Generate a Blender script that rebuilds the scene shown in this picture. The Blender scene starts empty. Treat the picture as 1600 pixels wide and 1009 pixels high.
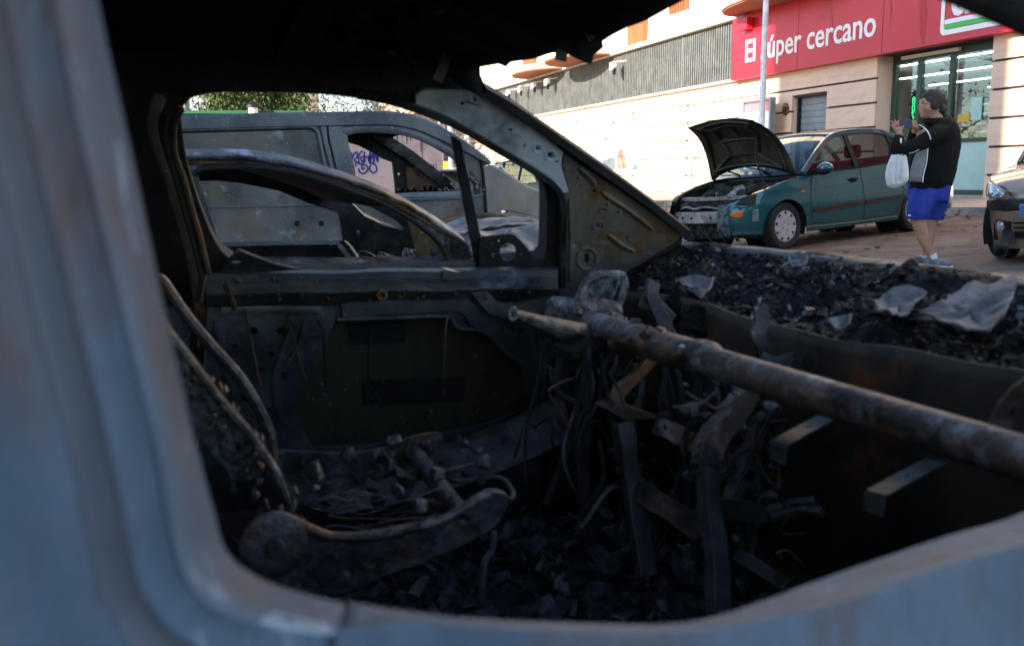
import bpy, bmesh, math, random
from mathutils import Vector as V, Matrix, noise, Euler
from mathutils.geometry import tessellate_polygon
R = math.radians
rnd = random.Random(7)
scene = bpy.context.scene
col = scene.collection

# ------------------------------------------------------------------ camera, sky, sun, exposure
CAM = V((0, 0, 0.9)); PITCH = R(8.37); FPX = 1556.0
cd = bpy.data.cameras.new('camera'); cam = bpy.data.objects.new('camera', cd); col.objects.link(cam)
cam.location = CAM; cam.rotation_euler = (R(90) - PITCH, 0, 0)
cd.sensor_width = 36.0; cd.lens = FPX * 36 / 1600; cd.clip_start = 0.02; cd.clip_end = 2000
cd.dof.use_dof = True; cd.dof.focus_distance = 6.5; cd.dof.aperture_fstop = 6.3
scene.camera = cam

SUN_EL, SUN_H = R(21), V((-0.80, -0.60, 0))          # direction towards the sun
w = bpy.data.worlds.new('World'); scene.world = w; w.use_nodes = True
nt = w.node_tree; bg = nt.nodes['Background']
sky = nt.nodes.new('ShaderNodeTexSky'); sky.sky_type = 'NISHITA'; sky.sun_disc = False
sky.sun_elevation = SUN_EL; sky.sun_rotation = math.atan2(SUN_H.x, SUN_H.y)
sky.air_density = 1.0; sky.dust_density = 0.6; sky.ozone_density = 2.0
nt.links.new(sky.outputs[0], bg.inputs[0]); bg.inputs[1].default_value = 0.15
sd = bpy.data.lights.new('sun', 'SUN'); sun = bpy.data.objects.new('sun', sd); col.objects.link(sun)
sd.energy = 5.0; sd.angle = R(0.53); sd.color = (1.0, 0.87, 0.72)
_s = V((SUN_H.x * math.cos(SUN_EL), SUN_H.y * math.cos(SUN_EL), math.sin(SUN_EL)))
sun.rotation_euler = _s.to_track_quat('Z', 'Y').to_euler(); sun.location = (-20, -15, 25)
scene.view_settings.view_transform = 'Standard'; scene.view_settings.look = 'None'
scene.view_settings.gamma = 1.0; scene.view_settings.exposure = 1.5
scene.view_settings.use_curve_mapping = False
scene.cycles.use_denoising = True
scene.cycles.max_bounces = 8; scene.cycles.transparent_max_bounces = 12

# ------------------------------------------------------------------ measuring helpers (photo pixel -> point on a known plane)
_f = V((0, math.cos(PITCH), -math.sin(PITCH))); _u = V((0, math.sin(PITCH), math.cos(PITCH)))
def ray(px, py): return V((1, 0, 0)) * ((px - 800) / FPX) + _u * ((504.5 - py) / FPX) + _f
def onp(px, py, n, c):
    d = ray(px, py); return CAM + d * ((c - CAM.dot(n)) / d.dot(n))
YAW = R(21.7)
FW = V((math.cos(YAW), math.sin(YAW), 0)); LT = V((-math.sin(YAW), math.cos(YAW), 0)); Z = V((0, 0, 1))
def W(u, v, z): return FW * u + LT * v + Z * z            # wreck axes: u forward, v across (away from camera)
def onv(px, py, v): return onp(px, py, LT, v)
def onu(px, py, u): return onp(px, py, FW, u)
def ond(px, py, d): return onp(px, py, V((0, 1, 0)), d)
def lerp(a, b, t): return a + (b - a) * t
def interp(tab, x):
    if x <= tab[0][0]: return tab[0][1]
    for (a, b), (c, d) in zip(tab, tab[1:]):
        if x <= c: return lerp(b, d, (x - a) / (c - a))
    return tab[-1][1]
def sm(tab, x):                                          # smooth (cosine) interpolation
    if x <= tab[0][0]: return tab[0][1]
    for (a, b), (c, d) in zip(tab, tab[1:]):
        if x <= c:
            t = (x - a) / (c - a); t = t * t * (3 - 2 * t); return lerp(b, d, t)
    return tab[-1][1]
GY = [(-40, .5), (0, .27), (5, .1), (10, 0), (14, -.03), (18, -.05), (30, .07), (45, .2), (120, .4)]
def ground(x, y): return .075 * (max(-16, min(14, x)) - 4.2) + interp(GY, y)
def gz(p): return V((p.x, p.y, ground(p.x, p.y)))
def gnd(px, py):
    p = onp(px, py, Z, 0)
    for _ in range(30): p = onp(px, py, Z, ground(p.x, p.y))
    return p
def crom(pts, n=6, closed=False):                        # Catmull-Rom resample (any dimension, tuples or Vectors)
    pts = [tuple(p) for p in pts]; k = len(pts); out = []
    rng = range(k) if closed else range(k - 1)
    for i in rng:
        P = [pts[(i + j) % k] if closed else pts[max(0, min(k - 1, i + j))] for j in (-1, 0, 1, 2)]
        for s in range(n):
            t = s / n
            out.append(tuple(.5 * (2 * b + (c - a) * t + (2 * a - 5 * b + 4 * c - d) * t * t + (3 * b - a - 3 * c + d) * t ** 3) for a, b, c, d in zip(*P)))
    if not closed: out.append(pts[-1])
    return out

# ------------------------------------------------------------------ mesh builder and object tree
WM = {}
def wm(o): return WM.get(o.name, Matrix.Identity(4)) if o else Matrix.Identity(4)
def tag(o, label=None, cat=None, group=None, kind=None):
    for k, x in (('label', label), ('category', cat), ('group', group), ('kind', kind)):
        if x: o[k] = x
    return o
def empty(name, loc=(0, 0, 0), rot=(0, 0, 0), label=None, cat=None, group=None):
    o = bpy.data.objects.new(name, None); col.objects.link(o)
    o.location = loc; o.rotation_euler = rot; o.empty_display_size = .1
    WM[o.name] = Matrix.Translation(V(loc)) @ Euler(rot).to_matrix().to_4x4()
    return tag(o, label, cat, group)
def frame_of(n):
    n = n.normalized(); a = V((0, 0, 1)) if abs(n.z) < .9 else V((1, 0, 0))
    e1 = a.cross(n).normalized(); return e1, n.cross(e1)
class MB:
    def __init__(s): s.v = []; s.f = []
    def add(s, vs, fs):
        k = len(s.v); s.v += [V(p) for p in vs]; s.f += [tuple(i + k for i in f) for f in fs]; return s
    def box(s, c, d, rot=None):
        c = V(c); h = V(d) / 2; vs = [V((x * h.x, y * h.y, z * h.z)) for x in (-1, 1) for y in (-1, 1) for z in (-1, 1)]
        if rot is not None: vs = [rot @ p for p in vs]
        return s.add([c + p for p in vs], [(0, 1, 3, 2), (4, 6, 7, 5), (0, 4, 5, 1), (2, 3, 7, 6), (0, 2, 6, 4), (1, 5, 7, 3)])
    def hexa(s, a, b):                                   # two quads -> closed hexahedron
        return s.add(list(a) + list(b), [(3, 2, 1, 0), (4, 5, 6, 7)] + [(i, (i + 1) % 4, 4 + (i + 1) % 4, 4 + i) for i in range(4)])
    def bar(s, p, q, w, h, up=Z):
        p, q = V(p), V(q); d = (q - p).normalized(); a = d.cross(V(up))
        if a.length < 1e-4: a = d.cross(V((1, 0, 0)))
        a.normalize(); b = a.cross(d); c = [a * x * w / 2 + b * y * h / 2 for x, y in ((-1, -1), (1, -1), (1, 1), (-1, 1))]
        return s.hexa([p + k for k in c], [q + k for k in c])
    def strip(s, pts, w, h, up):                         # rectangular ribbon along a path; up = direction of its thickness
        pts = [V(p) for p in pts]; rows = []
        for i, p in enumerate(pts):
            d = (pts[min(i + 1, len(pts) - 1)] - pts[max(i - 1, 0)]).normalized()
            u = V(up); u = (u - d * u.dot(d)).normalized(); a = d.cross(u); ww = w[i] if isinstance(w, (list, tuple)) else w
            rows.append([p + a * x * ww / 2 + u * y * h / 2 for x, y in ((-1, -1), (1, -1), (1, 1), (-1, 1))])
        k = len(rows); vs = [q for r in rows for q in r]; fs = [(3, 2, 1, 0), tuple(4 * (k - 1) + i for i in range(4))]
        for i in range(k - 1):
            for j in range(4): a, b = 4 * i + j, 4 * i + (j + 1) % 4; fs.append((a, b, b + 4, a + 4))
        return s.add(vs, fs)
    def tube(s, pts, r, n=8, ref=None, caps=True, closed=False):
        pts = [V(p) for p in pts]; k = len(pts); vs = []; a = None
        for i, p in enumerate(pts):
            if closed: d = pts[(i + 1) % k] - pts[i - 1]
            else: d = pts[min(i + 1, k - 1)] - pts[max(i - 1, 0)]
            d.normalize()
            if ref is not None: a = V(ref)
            elif a is None: a = Z.copy() if abs(d.z) < .9 else V((1, 0, 0))
            a = (a - d * a.dot(d)).normalized(); b = d.cross(a); rr = r[i] if isinstance(r, (list, tuple)) and len(r) == k else r
            ra, rb = rr if isinstance(rr, (list, tuple)) else (rr, rr)
            vs += [p + a * (ra * math.cos(t)) + b * (rb * math.sin(t)) for t in (2 * math.pi * j / n for j in range(n))]
        fs = []
        for i in range(k if closed else k - 1):
            for j in range(n):
                A, B = i * n + j, i * n + (j + 1) % n; C, D = ((i + 1) % k) * n + (j + 1) % n, ((i + 1) % k) * n + j; fs.append((A, B, C, D))
        if caps and not closed: fs += [tuple(reversed(range(n))), tuple((k - 1) * n + j for j in range(n))]
        return s.add(vs, fs)
    def loft(s, rows, closed=False, both=False):
        n = len(rows[0]); vs = [q for r in rows for q in r]; fs = []
        for i in range(len(rows) - 1):
            for j in range(n if closed else n - 1):
                a, b = i * n + j, i * n + (j + 1) % n; fs.append((a, b, b + n, a + n))
        return s.add(vs, fs)
    def plate(s, outer, holes=(), t=.01, nrm=None):
        outer = [V(p) for p in outer]; holes = [[V(p) for p in h] for h in holes]
        if nrm is None:
            nrm = V((0, 0, 0))
            for i in range(len(outer)): nrm += outer[i - 1].cross(outer[i])
        nrm = V(nrm).normalized(); e1, e2 = frame_of(nrm); loops = [outer] + holes
        tri = tessellate_polygon([[V((p.dot(e1), p.dot(e2), 0)) for p in l] for l in loops])
        flat = [p for l in loops for p in l]; k = len(flat)
        vs = flat + [p + nrm * t for p in flat]; fs = [tuple(x) for x in tri] + [tuple(i + k for i in reversed(x)) for x in tri]
        o = 0
        for l in loops:
            m = len(l); fs += [(o + i, o + (i + 1) % m, o + (i + 1) % m + k, o + i + k) for i in range(m)]; o += m
        return s.add(vs, fs)
    def lathe(s, prof, c, axis, n=24, cap=True):
        c = V(c); ax = V(axis).normalized(); e1, e2 = frame_of(ax)
        rows = [[c + ax * h + (e1 * math.cos(t) + e2 * math.sin(t)) * r for t in (2 * math.pi * j / n for j in range(n))] for r, h in prof]
        s.loft(rows, closed=True); k = len(s.v)
        if cap:
            s.f.append(tuple(range(k - n, k))); b = k - n * len(prof); s.f.append(tuple(reversed(range(b, b + n))))
        return s
    def ball(s, c, r, nu=10, nv=7, rot=None):
        c = V(c); r = V(r) if isinstance(r, (tuple, list, V)) else V((r, r, r)); rows = []
        for i in range(nv + 1):
            ph = math.pi * (.002 + .996 * i / nv)
            q = [V((r.x * math.sin(ph) * math.cos(t), r.y * math.sin(ph) * math.sin(t), r.z * math.cos(ph))) for t in (2 * math.pi * j / nu for j in range(nu))]
            rows.append([c + (rot @ p if rot is not None else p) for p in q])
        return s.loft(rows, closed=True)
    def crumple(s, amp, sc, seed=0):
        for i, p in enumerate(s.v): s.v[i] = p + noise.noise_vector(p * sc + V((seed * 7.3, seed * 3.1, 0))) * amp
        return s
    def build(s, name, mat, parent=None, local=False, smooth=38, fix=True, solid=0, bevel=0, sub=0, loc=None):
        me = bpy.data.meshes.new(name); inv = Matrix.Identity(4) if local else wm(parent).inverted()
        vs = [inv @ p for p in s.v]; L = V(loc) if loc is not None else None
        if L is not None: vs = [p - L for p in vs]
        me.from_pydata([tuple(p) for p in vs], [], s.f)
        if fix:
            bm = bmesh.new(); bm.from_mesh(me); bmesh.ops.recalc_face_normals(bm, faces=bm.faces); bm.to_mesh(me); bm.free()
        if smooth:
            me.polygons.foreach_set('use_smooth', [True] * len(me.polygons)); me.set_sharp_from_angle(angle=R(smooth))
        me.update(); o = bpy.data.objects.new(name, me); col.objects.link(o); me.materials.append(mat)
        if parent: o.parent = parent
        if L is not None: o.location = L
        WM[o.name] = wm(parent) @ Matrix.Translation(L if L is not None else V((0, 0, 0)))
        if sub: m = o.modifiers.new('s', 'SUBSURF'); m.levels = m.render_levels = sub
        if solid: m = o.modifiers.new('t', 'SOLIDIFY'); m.thickness = solid; m.offset = 0
        if bevel: m = o.modifiers.new('b', 'BEVEL'); m.width = bevel; m.segments = 2; m.limit_method = 'ANGLE'; m.angle_limit = R(40)
        return o
def inst(name, src, parent, loc=(0, 0, 0), rot=(0, 0, 0), sc=(1, 1, 1)):
    o = bpy.data.objects.new(name, src.data); col.objects.link(o); o.parent = parent; o.location = loc; o.rotation_euler = rot; o.scale = sc
    WM[o.name] = wm(parent) @ Matrix.LocRotScale(V(loc), Euler(rot), V(sc)); return o
def text(name, s, mat, parent, mtx, size, ext=.008, bold=0, sx=1.0, shear=0, align='LEFT'):
    c = bpy.data.curves.new(name, 'FONT'); c.body = s; c.size = size; c.extrude = ext; c.offset = bold; c.align_x = align; c.resolution_u = 3; c.shear = shear
    t = bpy.data.objects.new(name + '_t', c); col.objects.link(t); bpy.context.view_layer.update()
    me = bpy.data.meshes.new_from_object(t.evaluated_get(bpy.context.evaluated_depsgraph_get())); bpy.data.objects.remove(t); bpy.data.curves.remove(c)
    me.transform(wm(parent).inverted() @ mtx @ Matrix.Diagonal((sx, 1, 1, 1))); me.materials.clear(); me.materials.append(mat); me.name = name
    o = bpy.data.objects.new(name, me); col.objects.link(o); o.parent = parent; return o
def split_islands(o, name):                              # one object per separate letter
    me = o.data; par = list(range(len(me.vertices)))
    def find(i):
        while par[i] != i: par[i] = par[par[i]]; i = par[i]
        return i
    for e in me.edges: par[find(e.vertices[0])] = find(e.vertices[1])
    gr = {}
    for p in me.polygons: gr.setdefault(find(p.vertices[0]), []).append(p)
    for k, ps in gr.items():
        ix = {}; fs = []
        for p in ps: fs.append([ix.setdefault(v, len(ix)) for v in p.vertices])
        m2 = bpy.data.meshes.new(name); m2.from_pydata([tuple(me.vertices[v].co) for v in ix], [], fs); m2.materials.append(me.materials[0]); c = bpy.data.objects.new(name, m2); col.objects.link(c); c.parent = o.parent
    bpy.data.objects.remove(o)
def axes(o, x, y):                                       # 4x4 with origin o, x/y axes
    x = V(x).normalized(); y = V(y).normalized(); z = x.cross(y).normalized()
    return Matrix(((x.x, y.x, z.x, o[0]), (x.y, y.y, z.y, o[1]), (x.z, y.z, z.z, o[2]), (0, 0, 0, 1)))

# ------------------------------------------------------------------ materials
def s3(r, g, b): return tuple(((c / 255 + .055) / 1.055) ** 2.4 if c > 10 else c / 255 / 12.92 for c in (r, g, b))
def mat(name, cols, scale=4.0, rough=.6, metal=0.0, bump=0.0, bscale=30.0, detail=6.0, spec=.5, coat=0.0, stretch=(1, 1, 1),
        specks=None, emit=None, estr=0.0, rrange=0.0, lo=.37, hi=.63, alpha=None):
    m = bpy.data.materials.new(name); m.use_nodes = True; n = m.node_tree; b = n.nodes['Principled BSDF']; lk = n.links.new
    if isinstance(cols[0], (int, float)): cols = [cols]
    b.inputs['Roughness'].default_value = rough; b.inputs['Metallic'].default_value = metal
    b.inputs['Specular IOR Level'].default_value = spec; b.inputs['Coat Weight'].default_value = coat; b.inputs['Coat Roughness'].default_value = .06
    tc = n.nodes.new('ShaderNodeTexCoord'); mp = n.nodes.new('ShaderNodeMapping'); mp.inputs['Scale'].default_value = stretch; lk(tc.outputs['Object'], mp.inputs[0])
    if len(cols) == 1 and not specks: b.inputs['Base Color'].default_value = (*cols[0], 1)
    else:
        nz = n.nodes.new('ShaderNodeTexNoise'); nz.inputs['Scale'].default_value = scale; nz.inputs['Detail'].default_value = detail; nz.inputs['Roughness'].default_value = .62
        nz.inputs['Distortion'].default_value = .4; lk(mp.outputs[0], nz.inputs['Vector'])
        cr = n.nodes.new('ShaderNodeValToRGB'); e = cr.color_ramp.elements; k = len(cols)
        while len(e) < max(k, 1): e.new(.5)
        while len(e) > max(k, 1): e.remove(e[-1])
        for i, c in enumerate(cols): e[i].position = lo + (hi - lo) * (i / max(1, k - 1)); e[i].color = (*c, 1)
        lk(nz.outputs['Fac'], cr.inputs[0]); out = cr.outputs[0]
        if specks:                                       # (colour, scale, low, high): scattered ash or dirt
            for (c, sc_, a0, a1) in specks:
                n2 = n.nodes.new('ShaderNodeTexNoise'); n2.inputs['Scale'].default_value = sc_; n2.inputs['Detail'].default_value = 8; n2.inputs['Roughness'].default_value = .7; lk(mp.outputs[0], n2.inputs['Vector'])
                mr = n.nodes.new('ShaderNodeMapRange'); mr.inputs[1].default_value = a0 - .055; mr.inputs[2].default_value = a1 - .055; lk(n2.outputs['Fac'], mr.inputs[0])
                mx = n.nodes.new('ShaderNodeMix'); mx.data_type = 'RGBA'; lk(mr.outputs[0], mx.inputs[0]); lk(out, mx.inputs[6]); mx.inputs[7].default_value = (*c, 1); out = mx.outputs[2]
        lk(out, b.inputs['Base Color'])
        if rrange:
            mr = n.nodes.new('ShaderNodeMapRange'); mr.inputs[3].default_value = rough - rrange; mr.inputs[4].default_value = min(1, rough + rrange); lk(nz.outputs['Fac'], mr.inputs[0]); lk(mr.outputs[0], b.inputs['Roughness'])
    if bump:
        nb = n.nodes.new('ShaderNodeTexNoise'); nb.inputs['Scale'].default_value = bscale; nb.inputs['Detail'].default_value = 5; lk(mp.outputs[0], nb.inputs['Vector'])
        bp = n.nodes.new('ShaderNodeBump'); bp.inputs['Strength'].default_value = bump; bp.inputs['Distance'].default_value = .02; lk(nb.outputs['Fac'], bp.inputs['Height']); lk(bp.outputs[0], b.inputs['Normal'])
    if emit: b.inputs['Emission Color'].default_value = (*emit, 1); b.inputs['Emission Strength'].default_value = estr
    return m
def glass(name, tint, refl=.08, rough=.0):
    m = bpy.data.materials.new(name); m.use_nodes = True; n = m.node_tree; n.nodes.clear(); lk = n.links.new
    o = n.nodes.new('ShaderNodeOutputMaterial'); mx = n.nodes.new('ShaderNodeMixShader'); t = n.nodes.new('ShaderNodeBsdfTransparent'); g = n.nodes.new('ShaderNodeBsdfGlossy')
    t.inputs[0].default_value = (*tint, 1); g.inputs['Roughness'].default_value = rough; g.inputs[0].default_value = (.95, .97, 1, 1)
    fr = n.nodes.new('ShaderNodeLayerWeight'); fr.inputs[0].default_value = .5; pw = n.nodes.new('ShaderNodeMath'); pw.operation = 'POWER'; pw.inputs[1].default_value = 4.0; lk(fr.outputs['Facing'], pw.inputs[0])
    ad = n.nodes.new('ShaderNodeMath'); ad.operation = 'MULTIPLY_ADD'; ad.use_clamp = True; ad.inputs[1].default_value = .9; ad.inputs[2].default_value = refl; lk(pw.outputs[0], ad.inputs[0]); lk(ad.outputs[0], mx.inputs[0]); lk(t.outputs[0], mx.inputs[1]); lk(g.outputs[0], mx.inputs[2]); lk(mx.outputs[0], o.inputs[0]); return m

# ------------------------------------------------------------------ shared materials
m_road = mat('asphalt', [s3(74, 68, 64), s3(104, 92, 84), s3(122, 108, 98)], 1.3, .9, bump=.5, bscale=60, specks=[(s3(150, 118, 92), 9, .6, .75), (s3(60, 48, 40), 3, .62, .7)])
m_pave = mat('pavement_slab', [s3(150, 138, 126), s3(172, 158, 144)], 2.2, .85, bump=.2, bscale=40, specks=[(s3(110, 96, 84), 6, .62, .75)])
m_kerb = mat('kerb_stone', [s3(108, 104, 100), s3(140, 134, 128)], 5, .85, bump=.3, bscale=35)
m_wallback = mat('wall_joint', s3(70, 62, 58), rough=.9)
m_panel = mat('facade_stone', [s3(214, 182, 160), s3(226, 196, 174), s3(220, 186, 164)], 1.2, .75, bump=.06, bscale=80, specks=[(s3(196, 160, 138), 3, .64, .8)])
m_cream = mat('cream_render', [s3(226, 212, 190), s3(234, 222, 202)], 1.0, .8)
m_orange = mat('orange_render', [(.26, .085, .03), (.32, .11, .045)], 2.0, .8)
m_red = mat('sign_red', [s3(194, 30, 48), s3(204, 36, 56)], .8, .35, spec=.5, specks=[(s3(172, 24, 40), 2.2, .62, .75)])
m_white = mat('white_paint', s3(238, 238, 236), rough=.5)
m_green = mat('logo_green', s3(60, 190, 80), rough=.5)
m_slat = mat('louvre_metal', [s3(100, 104, 103), s3(124, 127, 125)], 3, .5, metal=.2)
m_dkslat = mat('louvre_back', s3(24, 27, 27), rough=.8)
m_alu = mat('aluminium', [s3(170, 172, 174), s3(190, 192, 194)], 6, .35, metal=.8)
m_shutter = mat('shutter_grey', [s3(132, 142, 148), s3(150, 160, 166)], 2, .5, metal=.2)
m_frame = mat('shopfront_green', [s3(52, 66, 62), s3(64, 78, 72)], 5, .4, metal=.3)
m_black = mat('black_plastic', s3(22, 22, 24), rough=.5)
m_shopglass = glass('shop_glass', (.84, .92, .89), .09)
m_frost = mat('frosted_panel', [s3(158, 196, 190), s3(172, 206, 200)], 1.5, .25, spec=.6)
m_in = mat('shop_interior', [s3(74, 82, 79), s3(90, 96, 92)], 2, .8)
m_tube = mat('strip_light', s3(255, 255, 250), emit=(1, .98, .92), estr=9.0)
m_led = mat('led_reflection_digits', s3(20, 120, 60), emit=(.05, 1, .35), estr=.7)
m_galv = mat('galvanised_pole', [s3(176, 182, 192), s3(204, 208, 214)], 8, .4, metal=.5)

# ------------------------------------------------------------------ ground, pavement, kerb
mb = MB(); xs = [-150, -90, -60, -40, -25] + [i for i in range(-16, 17)] + [25, 40, 60, 90, 150]; ys = [-60, -40, -25] + [i for i in range(-15, 48)] + [60, 80, 120, 200, 400]
mb.loft([[V((x, y, ground(x, y))) for x in xs] for y in ys]); tag(mb.build('road', m_road), 'patchy brown grey asphalt street in shade', 'road', kind='structure')
FO = V((9.38, 20, 0)); FT = V((-.296, .955, 0)).normalized(); FN = V((-.955, -.296, 0)).normalized(); FROT = math.atan2(FT.y, FT.x)
def fp(s, out, z): return FO + FT * s + FN * out + Z * z
def sz(px, py, out=0):
    p = onp(px, py, FN, FN.dot(FO) + out); return (p - FO).dot(FT), p.z
KO = 2.3
def pz(s, out): p = fp(s, KO, 0); return ground(p.x, p.y) + .13 + .07 * (KO - out)
mb = MB(); ss = [-16 + i for i in range(0, 80)]
mb.loft([[fp(s, o, pz(s, o)) for s in ss] for o in (KO - .16, 1.2, -.6)])
pav = mb.build('pavement', m_pave); tag(pav, 'pale pavement along the supermarket wall', 'pavement', kind='structure')
for i in range(46):                                       # kerb stones, one by one
    s0 = -14 + i * 1.0; a, b = s0 + .012, s0 + .988; q = MB(); dz = rnd.uniform(-.006, .006)
    bot = [fp(a, KO, 0), fp(b, KO, 0), fp(b, KO - .155, 0), fp(a, KO - .155, 0)]
    lo = [V((p.x, p.y, ground(p.x, p.y) - .1)) for p in bot]; hi = [V((p.x, p.y, pz(s, KO) + dz)) for p, s in zip(bot, (a, b, b, a))]
    for k in (0, 1): lo[k] += FN * .03
    q.hexa(lo, hi); q.build('kerb_stone', m_kerb, pav, bevel=.012, smooth=0)
# painted parking line, leaf litter
m_leaf_litter = mat('leaf_litter', [s3(70, 44, 30), s3(132, 84, 50), s3(96, 62, 40)], 14, .9)
lt = MB(); 
for i in range(900):
    if i < 560: s = rnd.uniform(-4, 9); o = KO + abs(rnd.gauss(0, .28)) + .05
    else: s = rnd.uniform(-6, 8); o = rnd.uniform(KO, KO + 6)
    p = fp(s, o, 0); z = ground(p.x, p.y) + .008; a = rnd.uniform(0, 6.3); k = rnd.uniform(.025, .065)
    e1 = V((math.cos(a), math.sin(a), rnd.uniform(-.3, .3))) * k; e2 = V((-math.sin(a), math.cos(a), rnd.uniform(0, .5))) * k * .6; c = V((p.x, p.y, z + .012))
    lt.add([c - e1, c - e2, c + e1, c + e2], [(0, 1, 2, 3)])
tag(lt.build('fallen_leaves', m_leaf_litter, smooth=0, fix=False), 'dry brown leaves scattered along the kerb', 'leaves', kind='stuff')

# ------------------------------------------------------------------ supermarket building (local axes: s along wall, out, z)
bld = empty('supermarket_building', FO, (0, 0, FROT), 'long cream stone supermarket building with grey louvre band and shopfront', 'building')
cube = MB().box((0, 0, 0), (1, 1, 1)).build('unit_block', m_panel, None); UNIT = cube.data; bpy.data.objects.remove(cube)
class _S: pass
def blk(name, m, par, s0, s1, o0, o1, z0, z1):
    key = 'blk_' + m.name
    me = bpy.data.meshes.get(key)
    if not me: me = UNIT.copy(); me.name = key; me.materials.clear(); me.materials.append(m); me.polygons.foreach_set('use_smooth', [False] * 6)
    q = _S(); q.data = me
    return inst(name, q, par, ((s0 + s1) / 2, (o0 + o1) / 2, (z0 + z1) / 2), (0, 0, 0), (abs(s1 - s0), abs(o1 - o0), abs(z1 - z0)))
COUR = [-.5, .38, .925, 1.47, 2.02, 2.565, 3.11, 3.62]
sA = sz(1547, 200)[0]; sB = sz(1369, 200)[0]; sC = sz(1294, 180)[0]; sD = sz(1240, 180)[0]; sE = sz(1207, 180)[0]; sF = sz(1157, 100)[0]
SFTOP = 3.60; SFBOT = .62
def courses(s0, s1, z0=-.5, z1=3.62, out=.06, gap=.05):
    for a, b in zip(COUR, COUR[1:]):
        a, b = max(a, z0), min(b, z1)
        if b - a > .08: blk('wall_panel', m_panel, bld, s0, s1, 0.0, out, a + gap / 2, b - gap / 2)
# backing walls, left open at the shutter and the shopfront
blk('wall', m_wallback, bld, sD, 70, -.4, -.0, -1, 3.66); blk('wall', m_wallback, bld, sB + .02, sC, -.4, 0, -1, 3.66); blk('wall', m_wallback, bld, -16, sA, -.4, 0, -1, 3.66)
blk('wall', m_wallback, bld, sC, sD, -.4, 0, 2.92, 3.66); blk('wall', m_wallback, bld, sA, sB + .02, -.4, 0, SFTOP, 3.66)
vj = [sE, 9.5, 12.7, 16.9, 22.5, 28, 33.5, 39, 44.5, 50, 56, 62]
for a, b in zip(vj, vj[1:]): courses(a + .01, b - .01, gap=.03)
courses(sD, sE - .015); courses(sB, sC); courses(sC, sD, z0=2.95)
for k in range(3): courses(sA - 5 * k - 4.985, sA - 5 * k)
blk('reveal', m_panel, bld, sB - .005, sB + .015, -.55, 0, -.5, SFTOP); blk('reveal', m_panel, bld, sD - .004, sD + .008, -.3, .0, -.5, 2.92); blk('plinth', m_pave, bld, sB, sA, -.42, .04, -.2, SFBOT - .1)
for a, b in zip(vj[1:8], vj[2:9]):                        # dark fixings at the joints
    for z in COUR[2:-1]: blk('fixing', m_black, bld, b - .035, b + .035, .05, .075, z - .035, z + .035)
# louvre band
blk('louvre_backing', m_dkslat, bld, sF + .02, 60, -.3, .05, 3.64, 5.26)
q = MB(); s = sF + .06
while s < 58:
    q.box((s, .1, 4.45), (.055, .09, 1.6)); s += .14 if s < 30 else .2
tag(q.build('louvre_slats', m_slat, bld, local=True, smooth=0, fix=False), kind='stuff')
blk('louvre_trim', m_cream, bld, sF, 60, -.1, .2, 3.585, 3.65)
for s in (13.0, 22.0, 31.0, 40.0): blk('louvre_joint', m_slat, bld, s - .03, s + .03, .03, .16, 3.64, 5.27)
# upper floor, cornice, scalloped canopies, orange panels
blk('upper_wall', m_cream, bld, -16, 70, -6, -.15, 5.26, 15); blk('cornice', m_cream, bld, sF - .6, 60, -.3, .32, 5.28, 5.42)
blk('upper_wall', m_cream, bld, -16, sF - .6, -.5, -.15, 3.66, 5.3)
for a, b, dep in ((834, 890, 1.2), (897, 966, 1.5), (1165, 1335, 1.1)):
    s1 = sz(a, 120)[0]; s0 = sz(b, 110)[0]; c, hl = (s0 + s1) / 2, (s1 - s0) / 2; q = MB()
    pts = [V((c + hl * math.cos(t), .33 + dep * math.sin(t) ** .8, 5.30)) for t in (math.pi * i / 18 for i in range(19))]
    q.plate(pts, t=.16, nrm=Z); q.build('canopy', m_orange, bld, local=True)
    q = MB(); q.strip([p + V((0, .02, .16)) for p in pts], .06, .22, Z); q.build('canopy_edge', m_cream, bld, local=True)
for x0, y0, x1, y1 in ((982, 32, 1006, 70), (818, 92, 834, 130), (700, 90, 716, 140)):
    s1, za = sz(x0, y0); s0, zb = sz(x1, y1); blk('orange_pilaster', m_orange, bld, s0, s1, -.16, .04, min(zb, 5.45), za + 1.5)
s1, z1 = sz(1046, 8); s0, z0 = sz(1070, 14)
for k in range(7): blk('railing_bar', m_orange, bld, lerp(s0, s1, k / 6) - .04, lerp(s0, s1, k / 6) + .04, -.1, 0, z1 - .3, z1 + .9)
for x, y in ((783, 150), (797, 143), (816, 137), (837, 131), (858, 126), (962, 100)):
    s, z = sz(x, y, .5); q = MB(); q.bar((s, .1, z + .12), (s, .62, z + .05), .05, .05); r = q.build('spotlight', m_white, bld, local=True)
    q = MB(); q.hexa([V((s + a * .10, .50, z + b * .10)) for a, b in ((-1, -1), (1, -1), (1, 1), (-1, 1))], [V((s + a * .15, .68, z - .09 + b * .13)) for a, b in ((-1, -1), (1, -1), (1, 1), (-1, 1))]); q.build('lamp_head', m_white, r, local=True)
    q = MB(); q.box((s, .56, z - .26), (.10, .08, .24)); q.build('ballast_box', m_black, r, local=True)
s, z = sz(1167, 38, .4); r = blk('alarm_box', m_red, bld, s - .2, s + .2, .32, .52, z - .16, z + .16)
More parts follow.
